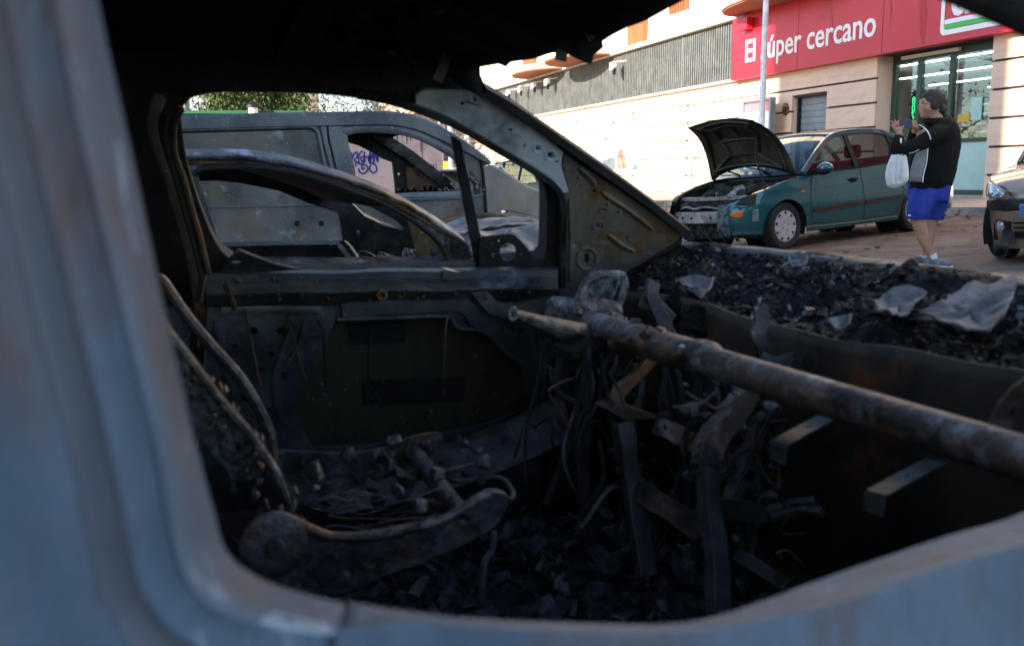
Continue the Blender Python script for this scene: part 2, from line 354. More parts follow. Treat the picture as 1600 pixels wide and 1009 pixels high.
# roller shutter
sh = empty('roller_shutter', fp(0, 0, 0), (0, 0, FROT), 'closed grey metal roller shutter set between two stone piers', 'shutter')
z = .3
while z < 2.9:
    q = MB(); q.hexa([V((sC + .02, -.24, z)), V((sD - .02, -.24, z)), V((sD - .02, -.21, z)), V((sC + .02, -.21, z))], [V((sC + .02, -.24, z + .15)), V((sD - .02, -.24, z + .15)), V((sD - .02, -.19, z + .15)), V((sC + .02, -.19, z + .15))])
    q.build('slat', m_shutter, sh, local=True, smooth=0); z += .162
blk('guide_rail', m_black, sh, sD - .05, sD, -.26, -.1, .2, 2.92); blk('guide_rail', m_alu, sh, sC, sC + .04, -.26, -.1, .2, 2.92)
# round plaque
s, z = sz(1226, 171, .1); pq = empty('wall_plaque', fp(s, .06, z), (0, 0, FROT), 'small round gold and dark plaque on the pier left of the shutter', 'plaque')
q = MB(); q.lathe([(.16, 0), (.17, .02), (.13, .03)], (0, 0, 0), (0, 1, 0), 18); q.build('disc', mat('brass', [s3(150, 120, 60), s3(60, 50, 30)], 14, .5, metal=.5), pq, local=True)
q = MB(); q.lathe([(.07, 0), (.05, .03)], (0, .03, .02), (0, 1, 0), 10); q.box((0, .045, -.07), (.1, .03, .06)); q.build('relief', m_black, pq, local=True)

# ------------------------------------------------------------------ fascia sign
sg = empty('fascia_sign', FO, (0, 0, FROT), 'long red fascia sign with white lettering above the shopfront', 'sign')
SO = .3
for a, b in ((-9, -3.02), (-3, 2.98), (3, 6.3), (6.32, sF - .02)): blk('panel', m_red, sg, a, b, .06, SO, 3.585, 5.32)
blk('top_trim', m_black, sg, -9, sF - .02, -.1, SO - .03, 5.322, 5.38)
def face(px, py): s, z = sz(px, py, SO + .004); return s, z
a = face(1163, 97); b = face(1366, 51); ln = a[0] - b[0]
mt = axes(fp(a[0], SO + .004, a[1] - .02), -FT, Z)
t1 = text('lettering', 'El súper cercano', m_white, sg, mt, 1.0, .006, .012); wdt = max(v.co.x for v in t1.data.vertices) - min(v.co.x for v in t1.data.vertices)
k = ln / abs(wdt); bpy.data.objects.remove(t1)
t1 = text('lettering', 'El súper cercano', m_white, sg, mt @ Matrix.Diagonal((k, max(k, .74), 1, 1)), 1.0, .006, .012); split_islands(t1, 'letter')
a = face(1469, 57); L0, Zb = a
def rrect(s0, s1, z0, z1, r, n=6):                        # s0 > s1 on screen: left .. right
    pts = []
    for cx, cz, t0 in ((s0 - r, z0 + r, 180), (s1 + r, z0 + r, 270), (s1 + r, z1 - r, 0), (s0 - r, z1 - r, 90)):
        for i in range(n + 1): t = R(t0 + 90 * i / n); pts.append(V((cx - r * math.cos(t), SO + .004, cz + r * math.sin(t))))
    return pts
lw = 2.3
q = MB(); q.plate(rrect(L0, L0 - lw, Zb, Zb + 1.62, .12), [rrect(L0 - .1, L0 - lw + .1, Zb + .1, Zb + 1.52, .08)], t=.012, nrm=V((0, 1, 0))); lg = q.build('logo_border', m_white, sg, local=True)
q = MB(); q.plate(rrect(L0 - .12, L0 - lw + .12, Zb + .115, Zb + .2, .02), t=.012, nrm=V((0, 1, 0))); q.build('logo_stripe', m_green, lg, local=True)
q = MB(); q.plate(rrect(L0 - .11, L0 - lw + .11, Zb + .21, Zb + .3, .02), t=.012, nrm=V((0, 1, 0))); q.build('logo_stripe', m_white, lg, local=True)
a = face(1486, 24)
text('logo_lettering', 'eroski', m_white, lg, axes(fp(a[0], SO + .008, a[1]), -FT, Z), .98, .006, .035, sx=.78)

m_stain = mat('sign_stain', [s3(170, 22, 38), s3(186, 28, 46)], 3, .5)
for x, y0, y1, w0 in ((1442, -20, 70, .22), (1392, -10, 40, .05), (1300, 10, 70, .04)):
    P_ = []
    for t in (0, .25, .5, .75, 1): s, z = sz(x, lerp(y0, y1, t), SO + .002); P_.append(V((s + .02 * math.sin(t * 9), SO + .0025, min(z, 5.3))))
    q = MB(); q.strip(P_, [w0 * k for k in (.8, 1, 1, .8, .3)], .003, V((0, 1, 0))); q.build('rain_stain', m_stain, sg, local=True)
# ------------------------------------------------------------------ shopfront: frame, panes, room, shelves
sf = empty('shopfront', FO, (0, 0, FROT), 'dark green framed shopfront with three tall panes under the red sign', 'shopfront')
GO = -.42; wF = sB - sA; m1 = sz(1437, 150, GO)[0]; m2 = sz(1487, 150, GO)[0]
bl = lambda n, m, *a: blk(n, m, sf, *a)
bl('frame', m_frame, sA - .04, sB, GO - .06, GO + .06, SFTOP - .16, SFTOP); bl('frame', m_frame, sA - .04, sB, GO - .06, GO + .06, SFBOT - .12, SFBOT)
for s in (sA + .03, m1, m2, sB - .06): bl('mullion', m_frame, s - .055, s + .055, GO - .055, GO + .055, SFBOT, SFTOP - .16)
zf = sz(1510, 222, GO)[1]; bl('transom', m_frame, sA + .085, m2 - .055, GO - .04, GO + .04, zf, zf + .08)
for a, b, z0 in ((m1 + .055, sB - .115, SFBOT), (m2 + .055, m1 - .055, SFBOT), (sA + .085, m2 - .055, zf + .08)): bl('pane', m_shopglass, a, b, GO - .008, GO + .0, z0, SFTOP - .16)
bl('frosted_panel', m_frost, sA + .085, m2 - .055, GO - .012, GO + .004, SFBOT, zf)
bl('awning_tube', m_cream, m2 - .3, sB - .4, GO + .08, GO + .16, SFTOP - .12, SFTOP - .05)
rm = empty('shop_room', FO, (0, 0, FROT), 'dim shop interior behind the shopfront glass', 'room')
rl = lambda n, m, *a: blk(n, m, rm, *a)
rl('floor', m_in, sA - 6, sB + 6, -9, GO - .07, .3, .42); rl('back_wall', m_in, sA - 6, sB + 6, -9.1, -9, .3, 4.2); rl('ceiling', m_in, sA - 6, sB + 6, -9, GO - .5, 3.75, 3.9)
rl('side_wall', m_in, sB + 6, sB + 6.1, -9, GO - .5, .3, 3.8); rl('side_wall', m_in, sA - 6.1, sA - 6, -9, GO - .5, .3, 3.8)
for k in range(4): rl('strip_light', m_tube, sA - 5, sB + 5, -1.3 - k * 2.1, -1.34 - k * 2.1, 3.5, 3.525)
m_prod = [mat('product_%d' % i, c, rough=.45) for i, c in enumerate((s3(190, 30, 34), s3(235, 235, 232), s3(60, 110, 170), s3(200, 160, 40), s3(70, 120, 60), s3(120, 70, 40)))]
shelf_spots = [(m2 - .1, sA - .9, -1.0, (.75, 1.2, 1.62, 2.02, 2.42)), (m1 - .1, m2 + .1, -1.9, (1.1, 1.5, 1.9, 2.3)), (sB + .3, m1 + .1, -1.6, (.9, 1.3, 1.7, 2.05))]
SHN = ['shop shelf of red and white bottles behind the right pane', 'shop shelf of goods behind the middle pane, partly behind the man', 'low dark shop shelf behind the left pane']
for (a, b, o, zs), lb in zip(shelf_spots, SHN):
    sv = empty('shop_shelf', FO, (0, 0, FROT), lb, 'shelf', 'shop shelves behind the glass')
    blk('back_panel', m_in, sv, b, a, o - .34, o - .32, .42, zs[-1] + .45)
    for z in zs: blk('shelf_board', m_white, sv, b, a, o - .32, o, z - .03, z)
    for k in range(6):
        q = MB()
        for z in zs:
            s = b + .05 + rnd.random() * .2
            while s < a - .05:
                if rnd.randrange(6) == k:
                    h = rnd.uniform(.22, .34); q.lathe([(.055, 0), (.057, h * .65), (.022, h * .85), (.022, h)], (s, o - .1, z), (0, 0, 1), 7)
                s += .125
        if q.v: tag(q.build('products', m_prod[k], sv, local=True, fix=False), kind='stuff')
# notice and price label on the right pane, LED digits reflected in the pane, built as glowing mirrored text
s, z = sz(1527, 170, GO); r = tag(blk('window_notice', m_frost, None, 0, .3, 0, .01, 0, .46), 'white paper notice stuck on the right shop pane', 'notice'); r.location = fp(s, GO + .02, z); r.rotation_euler = (0, 0, FROT)
s, z = sz(1507, 185, GO); r = tag(blk('price_label', m_prod[3], None, 0, .34, 0, .01, 0, .16), 'small yellow price label on the right shop pane', 'label'); r.location = fp(s, GO + .02, z); r.rotation_euler = (0, 0, FROT)
ld = empty('led_reflection', FO, (0, 0, FROT), 'reflection of green LED digits in the middle pane, built as glowing mirrored text', 'led reflection')
s0, z0 = sz(1437, 150, GO - .3); s1, z1 = sz(1416, 187, GO - .3)
blk('case', m_black, ld, s0 - .08, s1 + .18, GO - .42, GO - .36, z1 - .1, z0 + .24)  # dark backing added behind the reflected digits
for i, tx in enumerate(('17', '168', '180', '187')):
    text('digits', tx, m_led, ld, axes(fp(s0 - .05, GO - .35, lerp(z0, z1, i / 3)), FT, Z), .24, .004, 0, sx=1.0)

# ------------------------------------------------------------------ advert boards on the wall
m_pink = mat('poster_header', s3(206, 120, 130), rough=.5); m_sky = mat('poster_paper', [s3(196, 220, 230), s3(236, 240, 240)], 1.5, .4); m_yel = mat('poster_yellow', s3(226, 206, 40), rough=.5); m_dish = mat('poster_dish', [s3(90, 120, 80), s3(190, 170, 120), s3(120, 130, 130)], 16, .5); m_txt = mat('poster_grey', s3(120, 132, 140), rough=.5)
s0, zt = sz(1204, 152, .5); s1, zb = sz(1162, 217, .5); zb -= .9
pb = empty('advert_board', FO, (0, 0, FROT), 'framed poster board with pink header and yellow number 2 beside the lamp post', 'poster')
for a, b, c, d in ((s0 - .07, s0, zb, zt), (s1, s1 + .07, zb, zt), (s0, s1, zt - .07, zt), (s0, s1, zb, zb + .07)): blk('frame', m_alu, pb, a, b, .38, .54, c, d)
blk('backing', m_alu, pb, s0, s1, .40, .44, zb, zt); blk('sheet', m_sky, pb, s0, s1, .442, .46, zb, zt); hgt = zt - zb
blk('header', m_pink, pb, s0 + .02, s1 - .02, .462, .468, zt - .34, zt - .09)
for k, wd in enumerate((.5, .62, .44)): blk('print_line', m_txt, pb, s1 - .12 - wd, s1 - .12, .462, .468, zt - .56 - .1 * k, zt - .52 - .1 * k)
for cs, rr in ((s1 - .62, .3), (s0 + .3, .26)):
    q = MB(); q.lathe([(rr, 0), (rr, .006)], (cs, .462, zt - 1.22), (0, 1, 0), 22); q.build('dish_print', m_dish, pb, local=True)
text('number_print', '2', m_yel, pb, axes(fp(s1 - .15, .472, zt - 1.15), -FT, Z), .62, .003, .02)
for k in (s0 + .1, s1 - .1): blk('leg', m_alu, pb, k - .04, k + .04, .4, .5, -.1, zb)
s0, zt = sz(998, 181, .1); s1, zb = sz(939, 266, .1)
p2 = empty('wall_poster', FO, (0, 0, FROT), 'large bleached poster on the sunlit wall with the word online', 'poster')
m_ppr = mat('bleached_paper', s3(226, 226, 224), rough=.6); m_pg = mat('poster_slate', s3(96, 108, 116), rough=.6); m_po = mat('poster_skin', [s3(190, 150, 130), s3(150, 60, 56)], 6, .6)
blk('sheet', m_ppr, p2, s0, s1, .065, .085, zb, zt); wd = s1 - s0; hh = zt - zb
def pp(name, m, pts, par=p2, o=.088): q = MB(); q.plate([V((s1 - x * wd, o, zt - y * hh)) for x, y in pts], t=.005, nrm=V((0, 1, 0))); return q.build(name, m, par, local=True, smooth=0)
pp('dark_print', m_pg, [(.36, .02), (.4, .02), (.4, .36), (.08, .4), (.03, .55), (.02, .5), (.1, .25), (.2, .1)]); pp('figure_print', m_pg, [(.03, .8), (.4, .74), (.4, 1), (.03, 1)]); pp('figure_print', m_po, [(.46, .72), (.52, .58), (.6, .62), (.7, .8), (.7, .99), (.46, .99)]); pp('corner_print', m_pg, [(.8, 1), (.98, .87), (.98, 1)]); pp('frame_print', m_pg, [(.64, .07), (.66, .07), (.66, .36), (.64, .36)])
text('word_print', 'ONLINE', m_white, p2, axes(fp(s1 - .0 * wd, .096, zt - .34 * hh), -FT, Z), .62, .002, .02, sx=wd * .4 / 2.3)

# ------------------------------------------------------------------ lamp post in front of the sign
p0 = ond(1190, 200, 23.6); base = gz(p0); base.z += .1
lp = empty('lamp_post', base, (0, 0, 0), 'tall round galvanised lamp post crossing the red sign', 'lamp post')
q = MB(); q.lathe([(.095, 0), (.095, .5), (.075, .6), (.07, 3.5), (.06, 8)], (0, 0, 0), Z, 16); q.build('pole', m_galv, lp, local=True)
q = MB(); q.lathe([(.17, 0), (.17, .03)], (0, 0, 0), Z, 16); q.build('base_plate', m_galv, lp, local=True)
q = MB(); q.tube([(0, 0, 7.9), (-.3, -.1, 8.3), (-1.2, -.4, 8.45)], .04, 8); r = q.build('arm', m_galv, lp, local=True)
q = MB(); q.ball((-1.5, -.5, 8.42), (.4, .18, .09)); q.build('luminaire', m_alu, r, local=True)

# ------------------------------------------------------------------ added blocks, out of view, shaped to shade the street (left of and behind the camera)
m_block = mat('shade_block_render', [s3(196, 184, 168), s3(210, 198, 182)], .6, .85); m_win = mat('dark_window', s3(40, 46, 54), rough=.15)
def block(name, x0, x1, y0, y1, h, label):
    e = empty(name, (x0, y0, 0), (0, 0, 0), label, 'building')
    MB().box(((x0 + x1) / 2, (y0 + y1) / 2, h / 2 - 1), (x1 - x0, y1 - y0, h + 2)).build('wall', m_block, e, smooth=0)
    z = 1.6
    while z < h - 1.6:
        y = y0 + 1.2
        while y < y1 - 1.5:
            blk('window', m_win, e, x1 - x0 - .02, x1 - x0 + .03, y - y0, y - y0 + 1.2, z, z + 1.3); y += 2.9
        z += 3.0
    return e
block('shade_block_tall', -18, -15, -40, -4.1, 19, 'tall plain block added out of view to shade the street')
block('shade_block_corner', -18, -15, 1.1, 8.4, 19, 'cream block added out of view, its corner ends the shade on the facade')
MB().box((-16.5, -1.5, 5.6), (3, 5.16, 13.2)).build('wall', m_block, empty('shade_block_low', (-18, -4.1, 0), (0, 0, 0), 'low block added out of view, leaving a slit for sun on the pier', 'building'), smooth=0)  # added low block: sun passes above it to a strip of the pier

# ------------------------------------------------------------------ graffiti wall
m_pinkw = mat('pink_render', [s3(206, 172, 162), s3(222, 190, 178), s3(214, 180, 170)], 1.6, .85, bump=.1, bscale=40, specks=[(s3(150, 112, 98), 2.2, .66, .8)])
m_spray = mat('blue_spray', s3(52, 50, 130), rough=.7); m_drip = mat('grime', [s3(150, 120, 104), s3(120, 94, 82)], 8, .9)
GD = 17.0
gw0 = ond(100, 207, GD); gw1 = ond(691, 214, GD); zt = gw1.z + .14
gw = empty('graffiti_wall', (gw1.x, GD, ground(gw1.x, GD)), (0, 0, 0), 'pale pink rendered wall with blue scrawled graffiti behind the van', 'wall')
MB().box(((gw0.x + gw1.x) / 2, GD + .14, zt / 2 - .6), (gw1.x - gw0.x, .28, zt + 1.2)).build('wall', m_pinkw, gw, smooth=0, bevel=.02)
MB().box(((gw0.x + gw1.x) / 2, GD + .13, zt + .035), (gw1.x - gw0.x + .06, .36, .07)).build('coping', m_pinkw, gw, smooth=0)
def scr(pts, r=.016):                                     # a spray stroke: thin raised ribbon in the wall plane
    c = crom(pts, 7); return [ond(500 + x / 7.209, 180 + y / 7.209, GD - .006) for x, y in c]
st = [[(285, 400), (330, 395), (300, 470), (345, 500), (370, 560), (330, 570), (320, 520)], [(360, 420), (350, 520), (385, 440), (415, 420), (420, 470), (385, 510), (440, 545)],
      [(480, 400), (440, 450), (440, 540), (480, 550), (460, 480), (500, 470), (480, 540)], [(500, 410), (505, 540)], [(510, 480), (560, 460)], [(565, 390), (560, 540), (600, 400), (590, 480)],
      [(575, 460), (545, 500), (580, 550), (610, 500), (570, 460)], [(610, 530), (620, 420), (650, 525), (655, 420)], [(640, 430), (690, 470), (740, 470), (640, 450)],
      [(435, 600), (450, 645), (500, 655), (540, 610), (520, 565), (480, 560), (470, 595), (490, 610), (500, 585)], [(570, 560), (560, 610), (600, 650), (640, 620), (625, 560), (590, 545)], [(410, 520), (400, 580)], [(290, 430), (350, 540), (300, 600)]]
for k, p in enumerate(st): q = MB(); q.strip(scr(p), .028, .004, V((0, 1, 0))); q.build('spray_stroke', m_spray, gw)
for x, y0, y1, wd in ((812, 240, 300, 12), (870, 240, 330, 16), (925, 240, 290, 8), (978, 240, 330, 18), (1020, 240, 300, 14), (1140, 270, 420, 16), (1155, 330, 490, 10), (1195, 300, 350, 9), (760, 250, 290, 8)):
    q = MB(); q.strip([ond(500 + (x + rnd.uniform(-2, 2)) / 7.209, 180 + lerp(y0 - 20, y1, t) / 7.209, GD - .005) for t in (0, .3, .6, 1)], [wd * .0015 * k for k in (1.6, 1.2, 1, .4)], .004, V((0, 1, 0))); q.build('drip_stain', m_drip, gw)
for k in range(9): x = 1180 + k * 15; q = MB(); q.strip(scr([(x, 540 + rnd.uniform(0, 20)), (x + rnd.uniform(-20, 20), 580), (x + 8, 620 + rnd.uniform(0, 40))]), .014, .004, V((0, 1, 0))); q.build('spray_stroke', m_drip, gw)

# ------------------------------------------------------------------ trees and shrubs
def leafmat(n, a, b, c): return mat(n, [a, b, c], 1.5, .7, spec=.2, lo=.35, hi=.65)
m_con = leafmat('conifer_needles', (.035, .06, .018), (.07, .10, .03), (.10, .12, .04)); m_hed = leafmat('hedge_leaf', (.08, .11, .02), (.15, .17, .04), (.20, .20, .06))
m_dry = leafmat('dry_leaf', (.07, .045, .02), (.14, .10, .04), (.22, .17, .08)); m_bark = mat('bark', [s3(92, 76, 60), s3(140, 124, 104)], 6, .9, bump=.4, bscale=20); m_dark_leaf = leafmat('evergreen_leaf', (.02, .035, .012), (.04, .06, .02), (.06, .075, .03))
def leaves(q, c, rad, n, size, rg, droop=.0, clumps=14):
    cl = []
    for _ in range(clumps):
        d = V((rg.gauss(0, 1), rg.gauss(0, 1), rg.gauss(0, 1))).normalized() * rg.uniform(.35, 1.0); cl.append(V((c[0] + d.x * rad[0], c[1] + d.y * rad[1], c[2] + d.z * rad[2])))
    for _ in range(n):
        k = rg.choice(cl); p = k + V((rg.gauss(0, .2) * rad[0], rg.gauss(0, .2) * rad[1], rg.gauss(0, .2) * rad[2])); a = V((rg.gauss(0, 1), rg.gauss(0, 1), rg.gauss(0, .6) - droop)).normalized(); b = a.cross(V((rg.gauss(0, 1), rg.gauss(0, 1), rg.gauss(0, 1)))).normalized(); s = size * rg.uniform(.6, 1.4)
        q.add([p - a * s, p + b * s * .45, p + a * s, p - b * s * .45], [(0, 1, 2, 3)])
def twigs(q, p, d, l, r, depth, rg, tips, spread=.5):
    pts = [p]; 
    for _ in range(3): d = (d + V((rg.gauss(0, .16), rg.gauss(0, .16), rg.gauss(0, .08) + .03))).normalized(); pts.append(pts[-1] + d * l / 3)
    q.tube(pts, [r, r * .85, r * .7, r * .55], 4 if depth < 2 else 6, caps=False); tips.append(pts[-1])
    if depth > 0:
        for k in range(rg.choice((2, 3, 3))): twigs(q, pts[rg.choice((2, 3, 3))], (d + V((rg.gauss(0, spread), rg.gauss(0, spread), rg.gauss(0, spread * .7)))).normalized(), l * rg.uniform(.6, .85), r * .55, depth - 1, rg, tips, spread)
def bush(name, label, cat, x, y, h, wd, mleaf, nl, ls, seed, depth=4, stems=5, trunk=.05, droop=0, leafrad=None, group=None, spread=.5):
    rg = random.Random(seed); b = V((x, y, ground(x, y))); e = empty(name, b, (0, 0, 0), label, cat, group); q = MB(); tips = []
    for k in range(stems):
        a = rg.uniform(0, 6.3); o = V((math.cos(a), math.sin(a), 0)) * (.12 * wd if stems > 1 else 0); twigs(q, b + o - Z * .1, (o * (1.6 / max(wd, .1)) + Z).normalized(), h * .42, trunk, depth, rg, tips, spread)
    q.build('trunk' if stems == 1 else 'branches', m_bark, e, fix=False)
    q = MB()
    if leafrad: leaves(q, b + Z * h * leafrad[3], leafrad[:3], nl, ls, rg, droop, leafrad[4])
    else:
        for _ in range(nl): leaves(q, rg.choice(tips), (.35, .35, .35), 1, ls, rg, droop, 1)
    q.build('crown', mleaf, e, fix=False, smooth=0); return e
bush('conifer_tree', 'tall dark drooping conifer behind the van roof', 'tree', -5.5, 21.6, 6.0, 2, m_con, 30000, .045, 11, 4, 1, .16, droop=1.6, leafrad=(1.25, 1.1, 2.5, .62, 60))
bush('yellow_hedge', 'yellow green clipped hedge at the far left behind the green container', 'hedge', -9.3, 27, 2.6, 3, m_hed, 6000, .06, 12, 3, 5, .05, leafrad=(1.3, .8, .8, .86, 26), group='shrubs behind the van')
bush('green_shrub', 'green shrub between the hedge and the conifer', 'shrub', -7.2, 26, 2.7, 3, m_hed, 5000, .06, 13, 3, 5, .05, leafrad=(1.2, .8, .8, .82, 22), group='shrubs behind the van')
BL = ['bare straw coloured bush just right of the conifer', 'wide bare bush with dry leaves above the van windscreen', 'bare dry bush above the right end of the pink wall']
for k, (x, y, h) in enumerate(((-3.5, 25, 3.6), (-2.6, 23.5, 3.3))):
    bush('bare_bush', BL[k], 'bush', x, y, h, 3, m_dry, 4200 - 1400 * k, .034, 21 + k, 5, 10 - 2 * k, .04, group='bare bushes behind the pink wall', spread=.5)
TL = ['evergreen tree reflected in the shop glass, out of view left', 'second evergreen tree reflected in the shop glass, out of view left', 'bare tall tree reflected in the right shop pane, out of view']
for k, (x, y, h, mm, n) in enumerate(((-17, 33, 7, m_dark_leaf, 5000), (-22, 43, 8, m_dark_leaf, 5000), (-13, 30, 8.5, m_dry, 500))):
    bush('street_tree', TL[k], 'tree', x, y, h, 2.5, mm, n, .13, 31 + k, 5 if k == 2 else 4, 1, .16, leafrad=(2.2, 2.2, 1.9, .68, 30) if k < 2 else None, group='trees across the street')

# ------------------------------------------------------------------ small far things seen through the far window
m_gcont = mat('container_green', [s3(14, 78, 44), s3(18, 90, 52)], 4, .45)
c0 = ond(255, 178, 19.5); c1 = ond(472, 178, 19.5)
ct = empty('green_container', (c0.x, 19.5, ground(c0.x, 19.5)), (0, 0, 0), 'green container whose top edge shows above the van roof', 'container')
MB().box(((c0.x + c1.x) / 2, 20.3, c0.z / 2 - .4), (c1.x - c0.x, 1.6, c0.z + .8)).build('body', m_gcont, ct, smooth=0, bevel=.04)
MB().box(((c0.x + c1.x) / 2, 20.3, c0.z + .03), (c1.x - c0.x + .08, 1.7, .06)).build('lid', m_gcont, ct, smooth=0)
p = ond(396, 178, 19.3); vp = empty('vent_chimney', p - Z * .4, (0, 0, 0), 'small white vent pipe with a dark cap above the van roof', 'vent'); q = MB(); q.lathe([(.09, 0), (.09, .52)], p - Z * .4, Z, 12); q.build('pipe', m_white, vp); q = MB(); q.lathe([(.13, .06), (.13, .1), (.05, .17)], p + Z * .06, Z, 12); q.build('cap', m_black, vp)
m_house = mat('far_render', [s3(214, 206, 196), s3(224, 216, 208)], 1, .8); m_grey = mat('grey_block', [s3(136, 142, 150), s3(150, 156, 164)], .3, .8)
e = empty('grey_warehouse', (-22, 50, 0), (0, 0, 0), 'plain grey block far behind the hedge at the left', 'building'); MB().box((-19, 54, 4), (16, 8, 9)).build('wall', m_grey, e, smooth=0); MB().box((-19, 54, 8.62), (16.4, 8.4, .2)).build('roof', m_grey, e, smooth=0)
for k in range(5): MB().box((-25 + k * 3, 49.98, 4), (.12, .1, 9)).build('panel_joint', m_win, e, smooth=0)
e = empty('white_house', (-2, 58, 0), (0, 0, 0), 'sunlit white house beyond the parked silver car', 'building'); MB().box((1.2, 60, 3), (9, 4, 9)).build('wall', m_house, e, smooth=0)
for x0, y0, x1, y1, mm in ((741, 231, 751, 243, m_win), (736, 222, 740, 240, m_orange)):
    a = ond(x0, y0, 57.9); b = ond(x1, y1, 57.9); MB().box(((a.x + b.x) / 2, 57.95, (a.z + b.z) / 2), (b.x - a.x, .12, a.z - b.z)).build('window' if mm is m_win else 'pilaster', mm, e, smooth=0)
p = ond(733, 211, 30); b = gz(p); e = empty('globe_lamp', b, (0, 0, 0), 'thin post with a white globe lamp beyond the pink wall', 'lamp'); MB().tube([b, p], .05, 8).build('post', m_galv, e); MB().ball(p, .16).build('globe', m_white, e)
p = ond(704, 196, 21); b = gz(p); e = empty('thin_post', b, (0, 0, 0), 'thin pale signpost beside the end of the pink wall', 'post'); MB().tube([b, p + Z * 1.2], .05, 8).build('post', m_galv, e); MB().lathe([(.1, 0), (.1, .04)], b, Z, 10).build('foot', m_galv, e)
p0, p1 = ond(686, 231, 22), ond(701, 252, 22); e = empty('notice_panel', (p0.x, 22, ground(p0.x, 22)), (0, 0, 0), 'dark glass panel above a yellow board beside the pink wall', 'panel')
MB().box(((p0.x + p1.x) / 2, 22, (p0.z + p1.z) / 2), (p1.x - p0.x, .06, p0.z - p1.z)).build('glass_sheet', m_win, e, smooth=0); p2_ = ond(686, 268, 22); MB().box(((p0.x + p1.x) / 2, 22, (p1.z + p2_.z) / 2), (p1.x - p0.x, .06, p1.z - p2_.z - .01)).build('board', m_yel, e, smooth=0)
for x in (p0.x, p1.x): MB().box((x, 22.06, 1.0), (.05, .05, 3)).build('post', m_galv, e, smooth=0)
bush('small_shrub', 'small dark green shrub at the foot of the yellow board', 'shrub', ond(691, 276, 20).x, 20, 1.1, .8, m_con, 900, .06, 44, 2, 4, .02, leafrad=(.3, .3, .35, .75, 12))

# ------------------------------------------------------------------ intact cars (local axes: x forward, y left, z up; origin on the ground at mid wheelbase)
m_tyre = mat('tyre_rubber', [s3(24, 24, 25), s3(34, 33, 33)], 20, .85, bump=.2, bscale=60); m_dark = mat('dark_void', s3(10, 10, 11), rough=.9); m_trim = mat('black_trim', s3(22, 22, 24), rough=.7, spec=.2); m_seat = mat('seat_cloth', s3(40, 42, 46), rough=.9)
m_carglass = glass('car_glass', (.40, .48, .46), .03); m_chrome = mat('chrome', s3(200, 200, 204), rough=.15, metal=1); m_cap = mat('hubcap_silver', [s3(176, 172, 176), s3(196, 192, 196)], 6, .35, metal=.35); m_lens = glass('lamp_lens', (.86, .9, .92), .12); m_amber = mat('amber_lens', [s3(190, 84, 12), s3(214, 104, 20)], 40, .25); m_redlens = mat('red_lens', s3(170, 16, 20), rough=.2); m_refl = mat('lamp_reflector', [s3(150, 154, 158), s3(206, 208, 210)], 10, .2, metal=.7)
